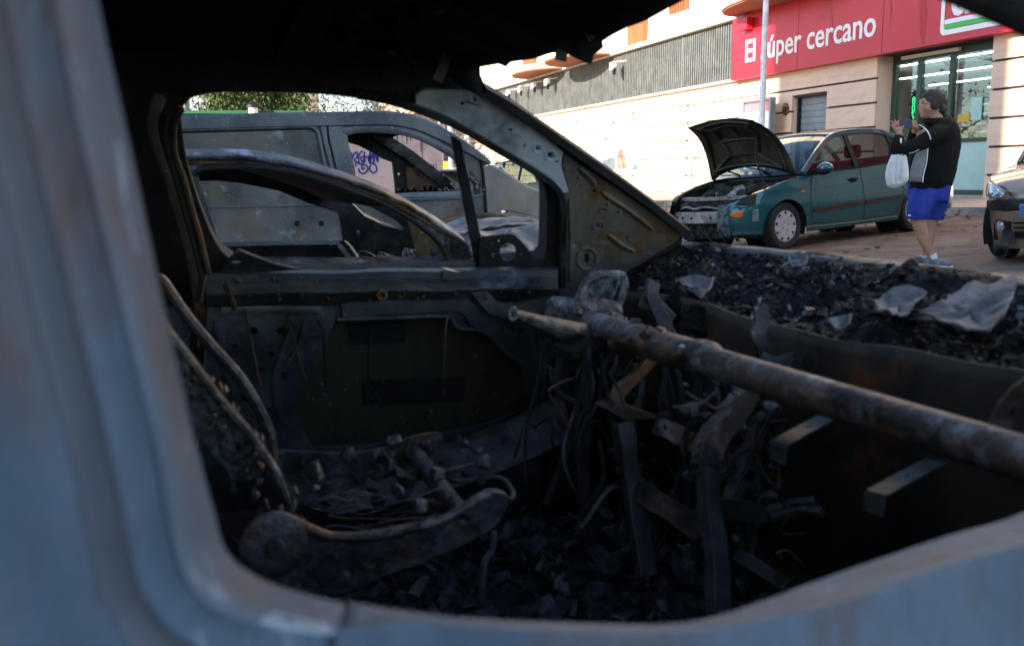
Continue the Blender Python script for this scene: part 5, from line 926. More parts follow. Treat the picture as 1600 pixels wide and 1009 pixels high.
for (lb, pts), fu in zip(FLB, FU):
    cx = sum(p[0] for p in pts) / len(pts); cy = sum(p[1] for p in pts) / len(pts); nn = Z - FW * .236; cst = .443; N = 8; cp = [(x + 2.2 * noise.noise(V((x * .4, y * .4, 0))), y + 1.6 * noise.noise(V((x * .4, y * .4, 5)))) for (x, y) in [(lerp(a[0], b[0], f), lerp(a[1], b[1], f)) for a, b in zip(pts, pts[1:] + pts[:1]) for f in (0, .2, .4, .6, .8)]]; e = tag(MB().loft([[onp(lerp(cx, x, t), lerp(cy, y, t), nn, cst) + Z * (.012 * noise.noise(V((x * .03, y * .05, t))) + .012 * t * t) for x, y in cp + cp[:1]] for t in (k / N for k in range(N + 1))]).build('ash_flake', m_ash, None, solid=.003, smooth=60), lb, 'ash flake', 'ash flakes on the dashboard remains')
for k, (x, y, u, r) in enumerate(((1050, 470, 1.02, .045), (1075, 480, 1.0, .04), (1040, 400, 1.22, .03), (1048, 412, 1.2, .025), (1090, 500, .97, .035), (1240, 418, 1.22, .02), (1420, 420, 1.33, .02))): q = MB(); q.ball(onu(x, y, u), (r, r * .8, r * .9), 12, 9); q.crumple(r * .5, 30, k); q.crumple(r * .15, 90, k); q.build('ash_lump', m_ashwhite if k in (2, 3, 5) else m_chardash, wr)
# ---- seat frame of the far seat
def tb(name, m, pts, v, r, par=None, n=4): q = MB(); c = crom([(x, y, v[i] if isinstance(v, (list, tuple)) else v) for i, (x, y) in enumerate(pts)], n); q.tube([onv(*p) for p in c], r, 8); return q.build(name, m, par or wr)
seat = tb('seat_back_tube', m_beam, [(240, 480), (256, 508), (272, 530), (300, 566), (345, 626), (395, 684), (432, 740), (450, 786), (457, 812)], 1.28, .0065)
tb('seat_back_tube', m_seatm, [(246, 436), (256, 442), (285, 485), (330, 540), (375, 590), (405, 640), (422, 680), (428, 730)], 1.60, .009, seat)
q = MB(); hs = [hol(*h, 0, 8, lambda x, y, o: onv(x, y, 1.31)) for h in ((300, 596, 4, 6), (325, 640, 4, 9), (350, 668, 5, 4), (372, 700, 4, 9), (385, 735, 4, 12), (398, 770, 4, 14), (410, 800, 5, 7), (345, 700, 5, 8), (365, 760, 4, 10), (320, 605, 3, 4), (410, 740, 3, 10))]
q.plate([onv(x, y, 1.31) for x, y in ((250, 540), (272, 536), (300, 572), (345, 632), (395, 692), (430, 746), (448, 800), (430, 815), (390, 812), (372, 770), (352, 730), (316, 690), (288, 640))], hs, t=.004, nrm=LT); q.build('seat_back_plate', m_seatm, seat)
q = MB(); hs = [hol(*h, 0, 12, lambda x, y, o: onv(x, y, 1.20)) for h in ((545, 893, 9, 8), (475, 878, 7, 5), (478, 895, 5, 5), (725, 812, 9, 8), (470, 915, 9, 6))]
q.plate([onv(x, y, 1.20) for x, y in crom([(383, 850), (392, 820), (420, 808), (450, 812), (505, 834), (560, 838), (640, 826), (700, 810), (748, 780), (772, 769), (797, 776), (790, 796), (768, 826), (700, 862), (600, 900), (520, 930), (440, 915), (394, 890)], 3, True)], hs, t=.02, nrm=LT); q.build('seat_side_plate', m_seatm, seat, bevel=.003)
tb('seat_edge_tube', m_beam, [(430, 812), (455, 812), (500, 832), (530, 838), (580, 838), (640, 826), (690, 812), (720, 796), (748, 778), (768, 770)], 1.195, .006, seat)
q = MB(); q.lathe([(.042, 0), (.042, .008), (.034, .012), (.012, .013), (.010, .018), (.003, .018)], onv(427, 849, 1.197), -LT, 24); q.build('recliner_disc', m_seatm, seat)
q = MB(); q.tube([onv(646, 706, 1.62), onv(668, 736, 1.5), onv(700, 776, 1.35), onv(722, 804, 1.24)], [.017, .015, .014, .014], 10); q.build('seat_cross_tube', m_seatm, seat)
tb('seat_spring', m_seatm, [(690, 745), (720, 752), (780, 746), (802, 770), (795, 780), (768, 770)], [1.45, 1.42, 1.38, 1.3, 1.26, 1.22], .004, seat); tb('seat_spring', m_seatm, [(690, 745), (700, 735), (748, 722), (752, 712), (736, 700), (724, 692)], [1.45, 1.46, 1.5, 1.52, 1.54, 1.55], .003, seat)
q = MB(); q.plate([onv(x, y, 1.64) for x, y in crom([(430, 712), (470, 706), (540, 708), (600, 700), (640, 684), (684, 676), (690, 690), (650, 730), (560, 760), (450, 790)], 3, True)], t=.012, nrm=LT); q.build('seat_side_plate', m_seatm, seat, bevel=.003)
for k, (x, y, v) in enumerate(((652, 697, 1.6), (664, 693, 1.6), (724, 694, 1.56), (625, 770, 1.5), (612, 725, 1.6), (590, 712, 1.6), (628, 768, 1.48))): q = MB(); q.ball(onv(x, y, v), .010, 8, 6); q.crumple(.012, 60, k); q.build('ash_crust', m_ashwhite, seat)
for k in range(26): x = rg.uniform(470, 660); y = rg.uniform(770, 830); tb('seat_wire', m_seatm if k % 3 else m_rust, [(x, y), (x + rg.uniform(20, 50), y + rg.uniform(-16, 12)), (x + rg.uniform(60, 130), y + rg.uniform(-26, 14))], rg.uniform(1.25, 1.5), .0012, seat, 3)
tb('seat_lever', m_seatm, [(772, 830), (768, 860), (756, 880), (752, 940)], 1.18, .005, seat)
q = MB(); q.loft([[W(lerp(.35, .85, t), 1.88 - .08 * s, .34 + .10 * t * t + .03 * s - .1 * s * s) for t in (k / 10 for k in range(11))] for s in (0, .3, .6, 1)]); q.build('wheelarch_lining', m_seatm, wr, smooth=60)
# ---- floor, debris, rear of the cabin
q = MB(); q.loft([[W(u, 1.975, z) for u in (-1.0, 0, .6, 1.15)] for z in (.0, .12, .24)]); q.build('far_rocker', m_soot, wr, solid=.01)
q = MB(); q.loft([[W(u, 1.96, z) for u in (.86, .9, 1.0, 1.2)] for z in (.05, .4, .6, .66)]); q.build('kick_panel', m_soot, wr, solid=.01)
q = MB(); q.loft([[W(lerp(-1.0, 1.1, i / 60), lerp(.46, 2.0, j / 60), .13 + .05 * noise.noise(V((i * .12, j * .12, 4))) + .03 * abs(noise.noise(V((i * .4, j * .4, 1))))) for j in range(61)] for i in range(61)]); q.build('floor', m_floorchar, wr, smooth=70, fix=False)
db = MB()
for k in range(1100):
    c = W(rg.uniform(-.1, 1.0), rg.uniform(.55, 1.85), rg.uniform(.15, .22)); s_ = rg.uniform(.008, .035); db.box(c, (s_ * rg.uniform(.6, 2.4), s_, s_ * rg.uniform(.15, .7)), Euler((rg.uniform(-1, 1), rg.uniform(-1, 1), rg.uniform(0, 6))).to_matrix())
db.crumple(.008, 60); tag(db.build('floor_debris', m_floorchar, wr, smooth=0), kind='stuff')
db = MB()
for k in range(190):
    c = W(rg.uniform(.0, .98), rg.uniform(.6, 1.6), rg.uniform(.16, .24)); s_ = rg.uniform(.006, .018); db.box(c, (s_ * 2, s_, s_ * .3), Euler((rg.uniform(-1, 1), rg.uniform(-1, 1), rg.uniform(0, 6))).to_matrix())
db.crumple(.006, 60); tag(db.build('ash_flecks', m_ash, wr, smooth=0), kind='stuff')
MB().loft([[W(-1.0, v, z) for v in (.5, 1.2, 1.95)] for z in (.1, .6, 1.12)]).build('rear_bulkhead', m_soot, wr)
q = MB(); q.plate([W(-1.0, 1.94, .1), W(.02, 1.94, .1), W(.02, 1.90, .7), W(.0, 1.86, 1.1), W(-1.0, 1.86, 1.1)], t=.02, nrm=LT); q.build('rear_side_panel', m_soot, wr)
q = MB(); q.plate([W(-1.9, .41, .2), W(-.06, .41, .2), W(-.06, .41, .72), W(-.1, .56, 1.05), W(-1.3, .56, 1.02), W(-1.9, .44, .75)], t=.03, nrm=LT); q.build('rear_quarter', m_near, wr)
q = MB(); q.loft([[W(-1.9 + .9 * a, lerp(.44, 2.0, b), .75 + .3 * a) for b in (0, .5, 1)] for a in (0, .5, 1)]); q.build('tailgate', m_near, wr, solid=.01)
# ---- front end beyond the windscreen edge: bonnet, wings, bumper, bare wheels
q = MB(); q.loft([[W(lerp(cowl(v)[0] + .02, 2.25 - .1 * ((v - 1.22) / .8) ** 2, t), v, lerp(.715, .50, t ** 1.6) - .03 * ((v - 1.22) / .8) ** 2 * t) for v in (lerp(.5, 1.94, j / 16) for j in range(17))] for t in (k / 12 for k in range(13))]); q.build('bonnet', m_gusset, wr, solid=.004, smooth=60)
for v in (.42, 2.02):
    q = MB(); xs = [(.8 if v < 1 else 1.05) + .1 * k for k in range(16 if v < 1 else 13)]; q.loft([[W(u, v + (.03 if v < 1 else -.03) * (1 - s), lerp(max(.16, .30 + math.sqrt(max(0, .1156 - (u - 1.62) ** 2)) - .06 if abs(u - 1.62) < .34 else .16), lerp(.70, .48, (max(0, u - 1.05) / 1.2) ** 1.6), s)) for s in (0, .25, .5, .75, 1)] for u in xs]); q.build('front_wing', m_near if v < 1 else m_gusset, wr, solid=.004, smooth=60)
q = MB(); q.strip([W(2.22 - .14 * ((v - 1.22) / .8) ** 2, v, .36) for v in (.45, .7, 1.0, 1.3, 1.6, 2.0)], .06, .14, Z); q.build('bumper_beam', m_gusset, wr)
for u, v, s in ((1.62, .46, -1), (1.62, 1.98, 1), (-1.15, .46, -1), (-1.15, 1.98, 1)):
    c = W(u, v, 0); c.z = ground(c.x, c.y) + .2; q = MB(); q.lathe([(.2, -.09), (.2, -.08), (.185, -.06), (.185, .06), (.2, .08), (.17, .085), (.16, .03), (.05, .02), (.01, .03)], c, LT * s, 24); q.build('bare_wheel', m_rust, wr)

# ---- pressings and leftovers on the far door
for pts in ([(340, 500), (350, 560), (372, 640), (380, 700)], [(455, 520), (440, 560), (430, 600), (440, 660)], [(345, 486), (430, 484), (500, 486)], [(835, 480), (846, 540), (848, 620)], [(480, 500), (470, 540), (450, 570)], [(470, 712), (560, 716), (680, 700), (790, 668)]):
    q = MB(); P_ = [dr(x, y, -.003) for x, y in crom(pts, 5)]; q.tube(P_, [(.004, .009)] * len(P_), 6, ref=dn); q.build('pressed_rib', m_doorin, wr)
rg = random.Random(91)
for k in range(6):
    x, y = rg.uniform(340, 860), rg.uniform(478, 520); q = MB(); q.tube([dr(a, b, o) for a, b, o in crom([(x, y, -.01), (x + rg.uniform(-10, 10), y + rg.uniform(15, 40), -.02), (x + rg.uniform(-26, 26), y + rg.uniform(50, 130), -.012)], 4)], rg.uniform(.001, .0025), 5); q.build('burnt_fibre', m_soot if k % 2 else m_rust, wr)
for k in range(40):
    x, y = rg.uniform(335, 850), rg.uniform(432, 470); q = MB(); q.ball(dr(x, y, -.022), rg.uniform(.002, .006), 6, 4); q.crumple(.004, 90, k); q.build('scale_blister', (m_rust, m_doorsill, m_ashwhite)[k % 3], wr)
for k in range(46):
    x, y = rg.uniform(470, 800), rg.uniform(520, 690); q = MB(); q.ball(dr(x, y, .078), rg.uniform(.0015, .004), 5, 4); q.build('ash_fleck', m_ashwhite, sk)
# ---- lower bulkhead behind the console, with slots
lbn = lambda x, y, o=0: onu(x, y, 1.0 + o)
q = MB(); q.plate([lbn(x, y) for x, y in ((1120, 640), (1300, 690), (1500, 760), (1640, 830), (1600, 1000), (1300, 980), (1120, 930))], [hol(1270, 708, 7, 20, 0, 12, lbn), hol(1312, 712, 5, 7, 0, 8, lbn), hol(1350, 742, 6, 10, 0, 10, lbn), hol(1420, 790, 12, 7, 0, 10, lbn), hol(1250, 780, 10, 10, 0, 10, lbn)], t=.004, nrm=FW); q.build('lower_bulkhead', mat('bulkhead_olive', [(.022, .02, .014), (.04, .034, .022), (.055, .045, .03)], 5, .6, metal=.3, bump=.3, bscale=24, specks=[((.12, .06, .02), 6, .60, .72)]), wr)
bar('heater_pipe', m_seatm, [(1200, 800), (1240, 790), (1275, 786)], [1.16, 1.13, 1.10], .018, .014); bar('heater_pipe', m_seatm, [(1205, 808), (1250, 800), (1285, 800)], [1.14, 1.11, 1.08], .012, .012)
for pts, v in (([(1190, 560), (1215, 566), (1240, 560), (1236, 580)], 1.24), ([(1000, 470), (1030, 480), (1050, 500)], 1.5), ([(1110, 545), (1120, 560), (1112, 575)], 1.38)): bar('bent_tab', m_brk, pts, v, .02, .004)
# ---- tangle under the beam: bent wire, strips and crusts
MT = [m_seatm, m_sootmetal, m_rust, m_soot, m_brk, m_beam]
for k in range(46):
    x = rg.uniform(845, 1235); t = (x - 845) / 390; y = lerp(520, 640, t) + abs(rg.gauss(0, 1)) * 110; v = lerp(1.68, 1.12, t) + rg.uniform(-.12, .12); n_ = rg.choice((2, 3, 3)); pts = [(x, y, v)]
    for _ in range(n_): a, b, c = pts[-1]; pts.append((a + rg.uniform(-45, 45), b + rg.uniform(-20, 60), c + rg.uniform(-.03, .03)))
    q = MB(); c = crom(pts, 4)
    if k % 3: q.tube([onv(*p) for p in c], rg.uniform(.001, .0032), 5)
    else: q.strip([onv(*p) for p in c], rg.uniform(.004, .011), .002, LT + FW * rg.uniform(-1, 1))
    q.crumple(.003, 30, k); q.build('tangled_scrap', MT[k % 6], wr)
for k in range(60):
    x = rg.uniform(855, 1230); t = (x - 855) / 375; y = lerp(500, 640, t) + abs(rg.gauss(0, 1)) * 120; v = lerp(1.66, 1.14, t) + rg.uniform(-.08, .08); r = rg.uniform(.003, .010); q = MB(); q.ball(onv(x, y, v), (r * rg.uniform(.7, 2), r, r * rg.uniform(.6, 1.4)), 8, 6); q.crumple(r * .8, 60, k); q.build('melted_crust', (m_char, m_ashwhite, m_chardash)[k % 3], wr)
for k in range(22):                                         # crusts and drips on the beam itself
    v = rg.uniform(1.3, 1.74); a = rg.uniform(-.6, 2.6); p = W(bu - .026 * math.cos(a), v, bz + .026 * math.sin(a)); r = rg.uniform(.004, .012); q = MB(); q.ball(p, (r, r * rg.uniform(.8, 2.2), r * .7), 8, 6); q.crumple(r * .7, 70, k); q.build('beam_crust', (m_ashwhite, m_beam, m_rust)[k % 3], cb)
# ---- seat: clips, burnt stuffing and wire ends
for k in range(70):
    t = rg.random(); x = lerp(275, 440, t) + rg.uniform(-12, 40); y = lerp(560, 800, t) + rg.uniform(-20, 20); q = MB(); P_ = [onv(x, y, 1.32), onv(x + rg.uniform(-6, 6), y + rg.uniform(3, 16), 1.30)]; q.tube(P_, rg.uniform(.0015, .004), 5); q.crumple(.003, 80, k); q.build('seat_clip', (m_seatm, m_brk, m_rust)[k % 3], seat)
for k in range(40):
    x, y = rg.uniform(470, 760), rg.uniform(690, 800); q = MB(); q.ball(onv(x, y, rg.uniform(1.3, 1.6)), rg.uniform(.004, .012), 7, 5); q.crumple(.010, 60, k); q.build('burnt_stuffing', (m_char, m_seatm, m_ashwhite, m_char)[k % 4], seat)
# ---- crumbs and flakes of all sizes over the dashboard remains
for mm, cnt, s0, s1, nm in ((m_chardash, 3600, .002, .009, 'char_crumbs'), (m_ash, 260, .003, .012, 'ash_crumbs'), (m_ashwhite, 120, .002, .007, 'glass_crumbs')):
    q = MB()
    for k in range(cnt):
        i, j = rg.randrange(2, NU - 7), rg.randrange(2, NV - 8); p = CH[i][j]; s = s0 + (s1 - s0) * rg.random() ** 2.2; e = Euler((rg.uniform(-.9, .9), rg.uniform(-.9, .9), rg.uniform(0, 6.3))).to_matrix(); a, b = rg.uniform(.6, 1.6), rg.uniform(.4, 1)
        pts = [e @ V((s * a * math.cos(t) * rg.uniform(.6, 1.2), s * b * math.sin(t) * rg.uniform(.6, 1.2), rg.uniform(-.2, .2) * s)) for t in (6.283 * m / 5 for m in range(5))]; q.add([p + Z * s * .3 + d for d in pts] + [p + Z * s * .1 + d * .8 - Z * s * .25 for d in pts], [(0, 1, 2, 3, 4), (9, 8, 7, 6, 5)] + [(m, (m + 1) % 5, 5 + (m + 1) % 5, 5 + m) for m in range(5)])
    tag(q.build(nm, mm, wr, smooth=0, fix=False), kind='stuff')
for k in range(14):                                         # curled strips and melted folds lying in the char
    i, j = rg.randrange(4, NU - 12), rg.randrange(6, NV - 16); p = CH[i][j]; a = rg.uniform(0, 6.3); d = FW * math.cos(a) + LT * math.sin(a); l = rg.uniform(.03, .09); w0 = rg.uniform(.006, .022); cr = rg.uniform(.003, .010)
    q = MB(); q.loft([[p + d * (l * (m / 8 - .5)) + d.cross(Z) * (w0 * (h / 3 - .5)) + Z * (.006 + cr * math.sin(m / 8 * 3.1 + h * .4)) for h in range(4)] for m in range(9)]); q.crumple(.008, 26, k); q.build('curled_strip', (m_chardash, m_char, m_sootmetal, m_ash)[k % 4], cm, solid=.002)

# ------------------------------------------------------------------ second burnt car, parked next to the first
n2 = LT + Z * .4; c2 = 2.85 + .28
c2p = lambda x, y, o=0: onp(x, y, n2, c2 + o)
m_c2 = mat('second_car_burnt_paint', [(.045, .05, .062), (.105, .11, .125), (.19, .165, .135)], 7, .6, metal=.25, bump=.25, bscale=24, specks=[((.20, .11, .05), 4, .56, .68), ((.30, .33, .40), 7, .60, .68), ((.035, .03, .03), 11, .58, .66), ((.5, .5, .52), 60, .70, .76)])
m_pale_sheet = mat('pale_burnt_sheet', [(.09, .082, .075), (.17, .16, .148), (.27, .25, .235)], 7, .6, metal=.15, bump=.4, bscale=24, specks=[((.18, .10, .05), 6, .62, .74)])
k2 = empty('burnt_hatchback', gz(W(.8, 3.4, 0)), (0, 0, YAW), 'second burnt car with an arched roof rail, seen through the far window', 'car')
rail = [(235, 248), (291, 244), (340, 243), (392, 244), (430, 249), (466, 256), (527, 274), (589, 296), (640, 321), (690, 351), (725, 376), (738, 394), (744, 420)]
opn = crom([(308, 270), (316, 264), (345, 262), (392, 261), (440, 266), (480, 275), (530, 291), (585, 312), (628, 334), (660, 356), (684, 378), (700, 404)], 3) + [(685, 412), (520, 414), (352, 412)] + crom([(346, 398), (336, 360), (320, 310)], 3)
q = MB(); q.plate([c2p(x, y) for x, y in crom(rail, 3) + [(744, 500), (780, 560), (200, 560), (225, 400)]], [[c2p(x, y) for x, y in opn]], t=.05, nrm=n2); q.build('side_frame', m_c2, k2, bevel=.004)
q = MB(); P_ = [c2p(x, y + 3, -.008) for x, y in crom(rail[:-1], 4)]; q.tube(P_, [(.004, .006)] * len(P_), 8, ref=n2); q.crumple(.006, 24); q.build('roof_rail', m_c2, k2)
q = MB(); P_ = [c2p(x, y + 11, -.004) for x, y in crom(rail[1:-2], 4)]; q.tube(P_, [(.003, .005)] * len(P_), 6, ref=n2); q.crumple(.003, 20); q.build('gutter', m_rust, k2)
q = MB(); q.tube([c2p(x, y, -.006) for x, y in opn[:34]], .008, 6); q.build('window_channel', m_soot, k2)
q = MB(); nr = [c2p(x, y + 4, .02) for x, y in crom(rail[1:9], 2)]; q.loft([[p + LT * d + Z * (-.02 * (d / 1.3) ** 2 * 0 - .0) for p in nr] for d in (0, .4, .9, 1.25)]); q.build('roof', m_soot, k2, solid=.012)
n2f = 4.12 + .28; f2 = lambda x, y, o=0: onp(x, y, n2, n2f + o)
q = MB(); q.plate([f2(x, y) for x, y in ((280, 262), (392, 262), (470, 274), (560, 300), (640, 336), (672, 366), (680, 412), (690, 520), (270, 520))], [[f2(x, y) for x, y in [(308, 283), (340, 283), (374, 286), (435, 298), (481, 317), (528, 333), (532, 350), (537, 382), (430, 383), (325, 386)]], [f2(x, y) for x, y in [(548, 316), (580, 324), (618, 344), (634, 358), (628, 360), (600, 352), (570, 338)]], hol(560, 364, 3.4, 4, 0, 10, f2), hol(606, 372, 2, 2, 0, 8, f2)], t=.04, nrm=n2); q.build('far_side_frame', m_sootmetal, k2, bevel=.008)
q = MB(); q.plate([c2p(x, y, .16) for x, y in ((628, 318), (668, 344), (704, 372), (716, 392), (726, 420), (640, 424), (652, 400), (640, 352))], [hol(660, 361, 3.4, 3.4, 0, 10, lambda x, y, o: c2p(x, y, .16)), hol(661, 371, 2, 2, 0, 8, lambda x, y, o: c2p(x, y, .16)), hol(686, 378, 2, 2, 0, 8, lambda x, y, o: c2p(x, y, .16))], t=.01, nrm=n2); q.build('pillar_gusset', mat('ochre_rust', [(.10, .085, .06), (.22, .14, .06), (.30, .19, .07)], 8, .6, metal=.2, bump=.3, bscale=40, specks=[((.30, .28, .26), 14, .60, .70)]), k2)
q = MB(); q.plate([c2p(x, y, -.008) for x, y in ((706, 376), (722, 382), (732, 392), (730, 402), (712, 404), (706, 392))], [hol(716, 386, 1.6, 1.6, 0, 6, lambda x, y, o: c2p(x, y, -.008)), hol(725, 392, 1.8, 1.8, 0, 6, lambda x, y, o: c2p(x, y, -.008))], t=.008, nrm=n2); q.build('hinge_plate', m_sootmetal, k2)
for k, (x0, x1, v0, v1, y0, y1, sd) in enumerate(((700, 872, 4.0, 3.5, 346, 360, 1), (742, 880, 3.5, 3.1, 356, 376, 2), (736, 800, 3.3, 3.0, 366, 392, 3), (800, 880, 3.2, 2.95, 372, 402, 4))):
    q = MB(); q.loft([[onv(lerp(x0, x1, i / 16), lerp(y0, y1, j / 10), lerp(v0, v1, j / 10)) for i in range(17)] for j in range(11)]); q.crumple(.05, 6, sd); q.crumple(.016, 16, sd); q.build('crumpled_sheet', m_pale_sheet, k2, solid=.004, smooth=50)
q = MB(); q.tube([onv(x, y, 4.05) for x, y in crom([(690, 352), (720, 343), (765, 338), (800, 343), (834, 354)], 4)], .016, 7); q.build('bonnet_seal', m_rust, k2)
q = MB(); q.plate([c2p(x, y) for x, y in ((745, 396), (790, 392), (860, 402), (930, 430), (950, 560), (785, 560), (745, 500))], t=.03, nrm=n2); q.build('front_wing', m_pale_sheet, k2, bevel=.01)
q = MB(); q.loft([[onv(lerp(700, 930, i / 6), 420 + j * 3, lerp(4.1, 2.95, j / 4)) for i in range(7)] for j in range(5)]); q.build('bonnet', m_sootmetal, k2)
rg = random.Random(17); m_orangec = mat('orange_cable', [(.35, .10, .04), (.25, .08, .04)], 9, .7)
for k in range(16): x = rg.uniform(545, 660); y = rg.uniform(396, 412); v = rg.uniform(3.0, 3.4); q = MB(); q.tube([onv(a, b, v) for a, b in crom([(x, y + 8), (x + rg.uniform(-6, 6), y - rg.uniform(2, 14)), (x + rg.uniform(8, 26), y + rg.uniform(-8, 2)), (x + rg.uniform(14, 34), y + 6)], 4)], rg.uniform(.003, .010), 6); q.build('burnt_cable', m_orangec if k < 4 else (m_sootmetal if k % 2 else m_ashwhite), k2)
q = MB(); q.tube([onv(536, 384, 3.3), onv(544, 392, 3.25), onv(556, 410, 3.2)], .02, 8); q.build('column_stub', m_sootmetal, k2)
for k, (x, y, r) in enumerate(((674, 394, .03), (682, 402, .035), (660, 403, .025), (668, 406, .03), (694, 407, .02), (640, 404, .02), (655, 396, .015))): q = MB(); q.ball(onv(x, y, 3.05), r, 9, 7); q.crumple(r * .7, 40, k); q.build('ash_lump', m_ashwhite, k2)
q = MB(); q.loft([[W(lerp(-.4, 1.7, i / 6), lerp(2.9, 4.2, j / 6), .3) for j in range(7)] for i in range(7)]); q.build('floor', m_soot, k2)
for u, v in ((1.75, 2.92), (-.75, 2.92)): c = W(u, v, 0); c.z = ground(c.x, c.y) + .2; q = MB(); q.lathe([(.2, -.09), (.185, -.06), (.185, .06), (.2, .08), (.16, .03), (.01, .03)], c, -LT, 20); q.build('bare_wheel', m_rust, k2)
q = MB(); q.plate([c2p(x, y, .0) for x, y in ((225, 250), (300, 262), (340, 400), (345, 560), (-300, 560), (-320, 400), (-60, 262))], t=.05, nrm=n2); q.build('rear_side', m_c2, k2)

# ------------------------------------------------------------------ burnt van
vn = LT + Z * .06; vc = 9.3 + .06 * .9
vp_ = lambda x, y, o=0: onp(x, y, vn, vc + o)
m_van = mat('van_burnt_paint', [(.055, .061, .068), (.095, .10, .104), (.14, .14, .138)], 1.9, .5, metal=.3, bump=.1, bscale=16, specks=[((.30, .34, .38), 5, .64, .76), ((.13, .105, .065), 1.6, .56, .70), ((.05, .05, .052), 2.6, .60, .72), ((.5, .54, .58), 30, .71, .75)])
m_vanf = mat('van_frame_paint', [(.065, .076, .094), (.10, .115, .138), (.14, .15, .17)], 2.5, .45, metal=.4, bump=.1, bscale=20, specks=[((.45, .48, .52), 20, .68, .74)])
m_van_lit = mat('van_wing_lit_paint', [(.15, .142, .128), (.22, .205, .185), (.29, .27, .24)], 1.8, .5, metal=.3, bump=.1, bscale=14, specks=[((.14, .15, .17), 2.5, .60, .72), ((.28, .20, .12), 3, .62, .74)])  # paler brownish van paint: light caught by the wing is put in the colour
ve = empty('burnt_van', gz(W(2.0, 10.2, 0)), (0, 0, YAW), 'burnt grey panel van without glass behind the two burnt cars', 'van')
roofl = [(120, 199), (281, 192), (400, 188.5), (510, 186.5), (590, 185), (625, 187), (655, 194), (681, 205)]; apl = [(719, 225), (751, 245), (766, 256)]; hoodl = [(787, 268), (799, 276), (827, 293), (856, 303), (892, 322), (912, 352), (918, 430)]
vo = [(535, 212), (543, 204), (567, 200), (604, 201), (632, 205), (660, 214), (687, 228), (708, 241), (722, 256), (728, 282), (730, 303), (640, 308), (556, 310), (548, 270)]
S_ = lambda L_, o=0: [vp_(x, y, o) for x, y in L_]
full = roofl + apl + [(752, 262), (757, 300), (764, 400), (768, 486), (120, 500)]
q = MB(); q.plate(S_(full), [S_(crom(vo, 3, True))], t=.06, nrm=vn); q.build('side_panel', m_van, ve, bevel=.02)
wg = [(754, 262), (767, 258)] + hoodl + [(905, 480), (880, 430), (840, 412), (800, 430), (780, 484), (770, 486), (766, 400), (759, 300)]
q = MB(); q.plate(S_(wg, -.004), [hol(788, 331, 5, 2.4, -.004, 8, vp_)], t=.05, nrm=vn); q.build('front_wing', m_van_lit, ve, bevel=.03)
q = MB(); gl_ = S_(crom(roofl[1:] + apl, 3), -.02); q.strip(gl_, [.13 - .09 * max(0, (i - 18) / (len(gl_) - 19)) for i in range(len(gl_))], .04, vn); q.build('gutter_rail', m_vanf, ve, bevel=.012)
q = MB(); P_ = S_(crom(vo, 4, True), -.008); q.tube(P_, [(.012, .045)] * len(P_), 8, ref=vn, closed=True); q.build('window_surround', m_vanf, ve)
q = MB(); q.strip(S_(crom([(516, 192), (524, 230), (536, 275), (548, 320), (558, 420)], 4), -.014), .20, .03, vn); q.build('door_post', m_vanf, ve, bevel=.01)
q = MB(); q.strip(S_(crom([(511, 189), (513, 215), (521, 250), (530, 290), (538, 330), (545, 420)], 4), -.02), .022, .02, vn); q.build('door_gap', m_dark, ve)
q = MB(); q.strip(S_(crom([(748, 246), (753, 262), (757, 300), (764, 400)], 4), -.012), .022, .02, vn); q.build('door_gap', m_dark, ve)
rec = crom([(120, 213), (281, 205.5), (400, 202), (470, 200), (488, 201), (497, 210), (501, 230), (508, 262), (514, 300)], 4)
q = MB(); q.tube(S_(rec, -.004), .018, 6); q.build('panel_recess_edge', m_soot, ve); q = MB(); q.tube(S_([(x, y - 2.5) for x, y in rec], -.012), .022, 6); q.build('panel_bead', m_vanf, ve)
q = MB(); q.tube(S_([(120, 330), (330, 324), (500, 320), (532, 319)], -.004), .010, 6); q.build('crease', m_vanf, ve); q = MB(); q.tube(S_([(560, 314), (640, 311), (740, 307), (757, 303)], -.004), .016, 6); q.build('door_top_edge', m_vanf, ve)
q = MB(); q.tube(hol(484, 349, 16, 11, -.0, 24, vp_), .006, 6, closed=True); hd_ = q.build('handle_recess', m_van, ve)
for x in (464, 502): q = MB(); q.lathe([(.026, 0), (.026, .008)], vp_(x, 349, -.002), -LT, 10); q.build('handle_hole', m_dark, hd_)
q = MB(); q.plate(S_([(723, 262), (738, 268), (748, 284), (750, 304), (729, 304)], -.01), [hol(738, 286, 3, 4, -.01, 8, vp_)], t=.02, nrm=vn); q.build('mirror_base_plate', m_sootmetal, ve)
for k in range(9): q = MB(); q.ball(vp_(rg.uniform(733, 756), rg.uniform(272, 302), -.02), .02, 7, 5); q.crumple(.03, 20, k); q.build('ash_blister', m_ashwhite, ve)
VF = 1.72
q = MB(); top = S_(crom(roofl, 2), .03); q.loft([[p + LT * VF * t + Z * (.05 * 4 * t * (1 - t) - .01) for p in top] for t in (0, .1, .3, .5, .7, .9, 1)]); q.build('roof', m_soot, ve, solid=.02)
q = MB(); hl_ = S_(crom([(766, 258)] + hoodl, 2), .02); q.loft([[p + LT * VF * t + Z * (-.05 * min(1, t * 10)) + FW * (.25 * 4 * t * (1 - t)) for p in hl_] for t in (0, .1, .3, .5, .7, .9, 1)]); q.build('bonnet', m_van_lit, ve, solid=.02)
vf = lambda x, y, o=0: onp(x, y, vn, vc + VF + o)
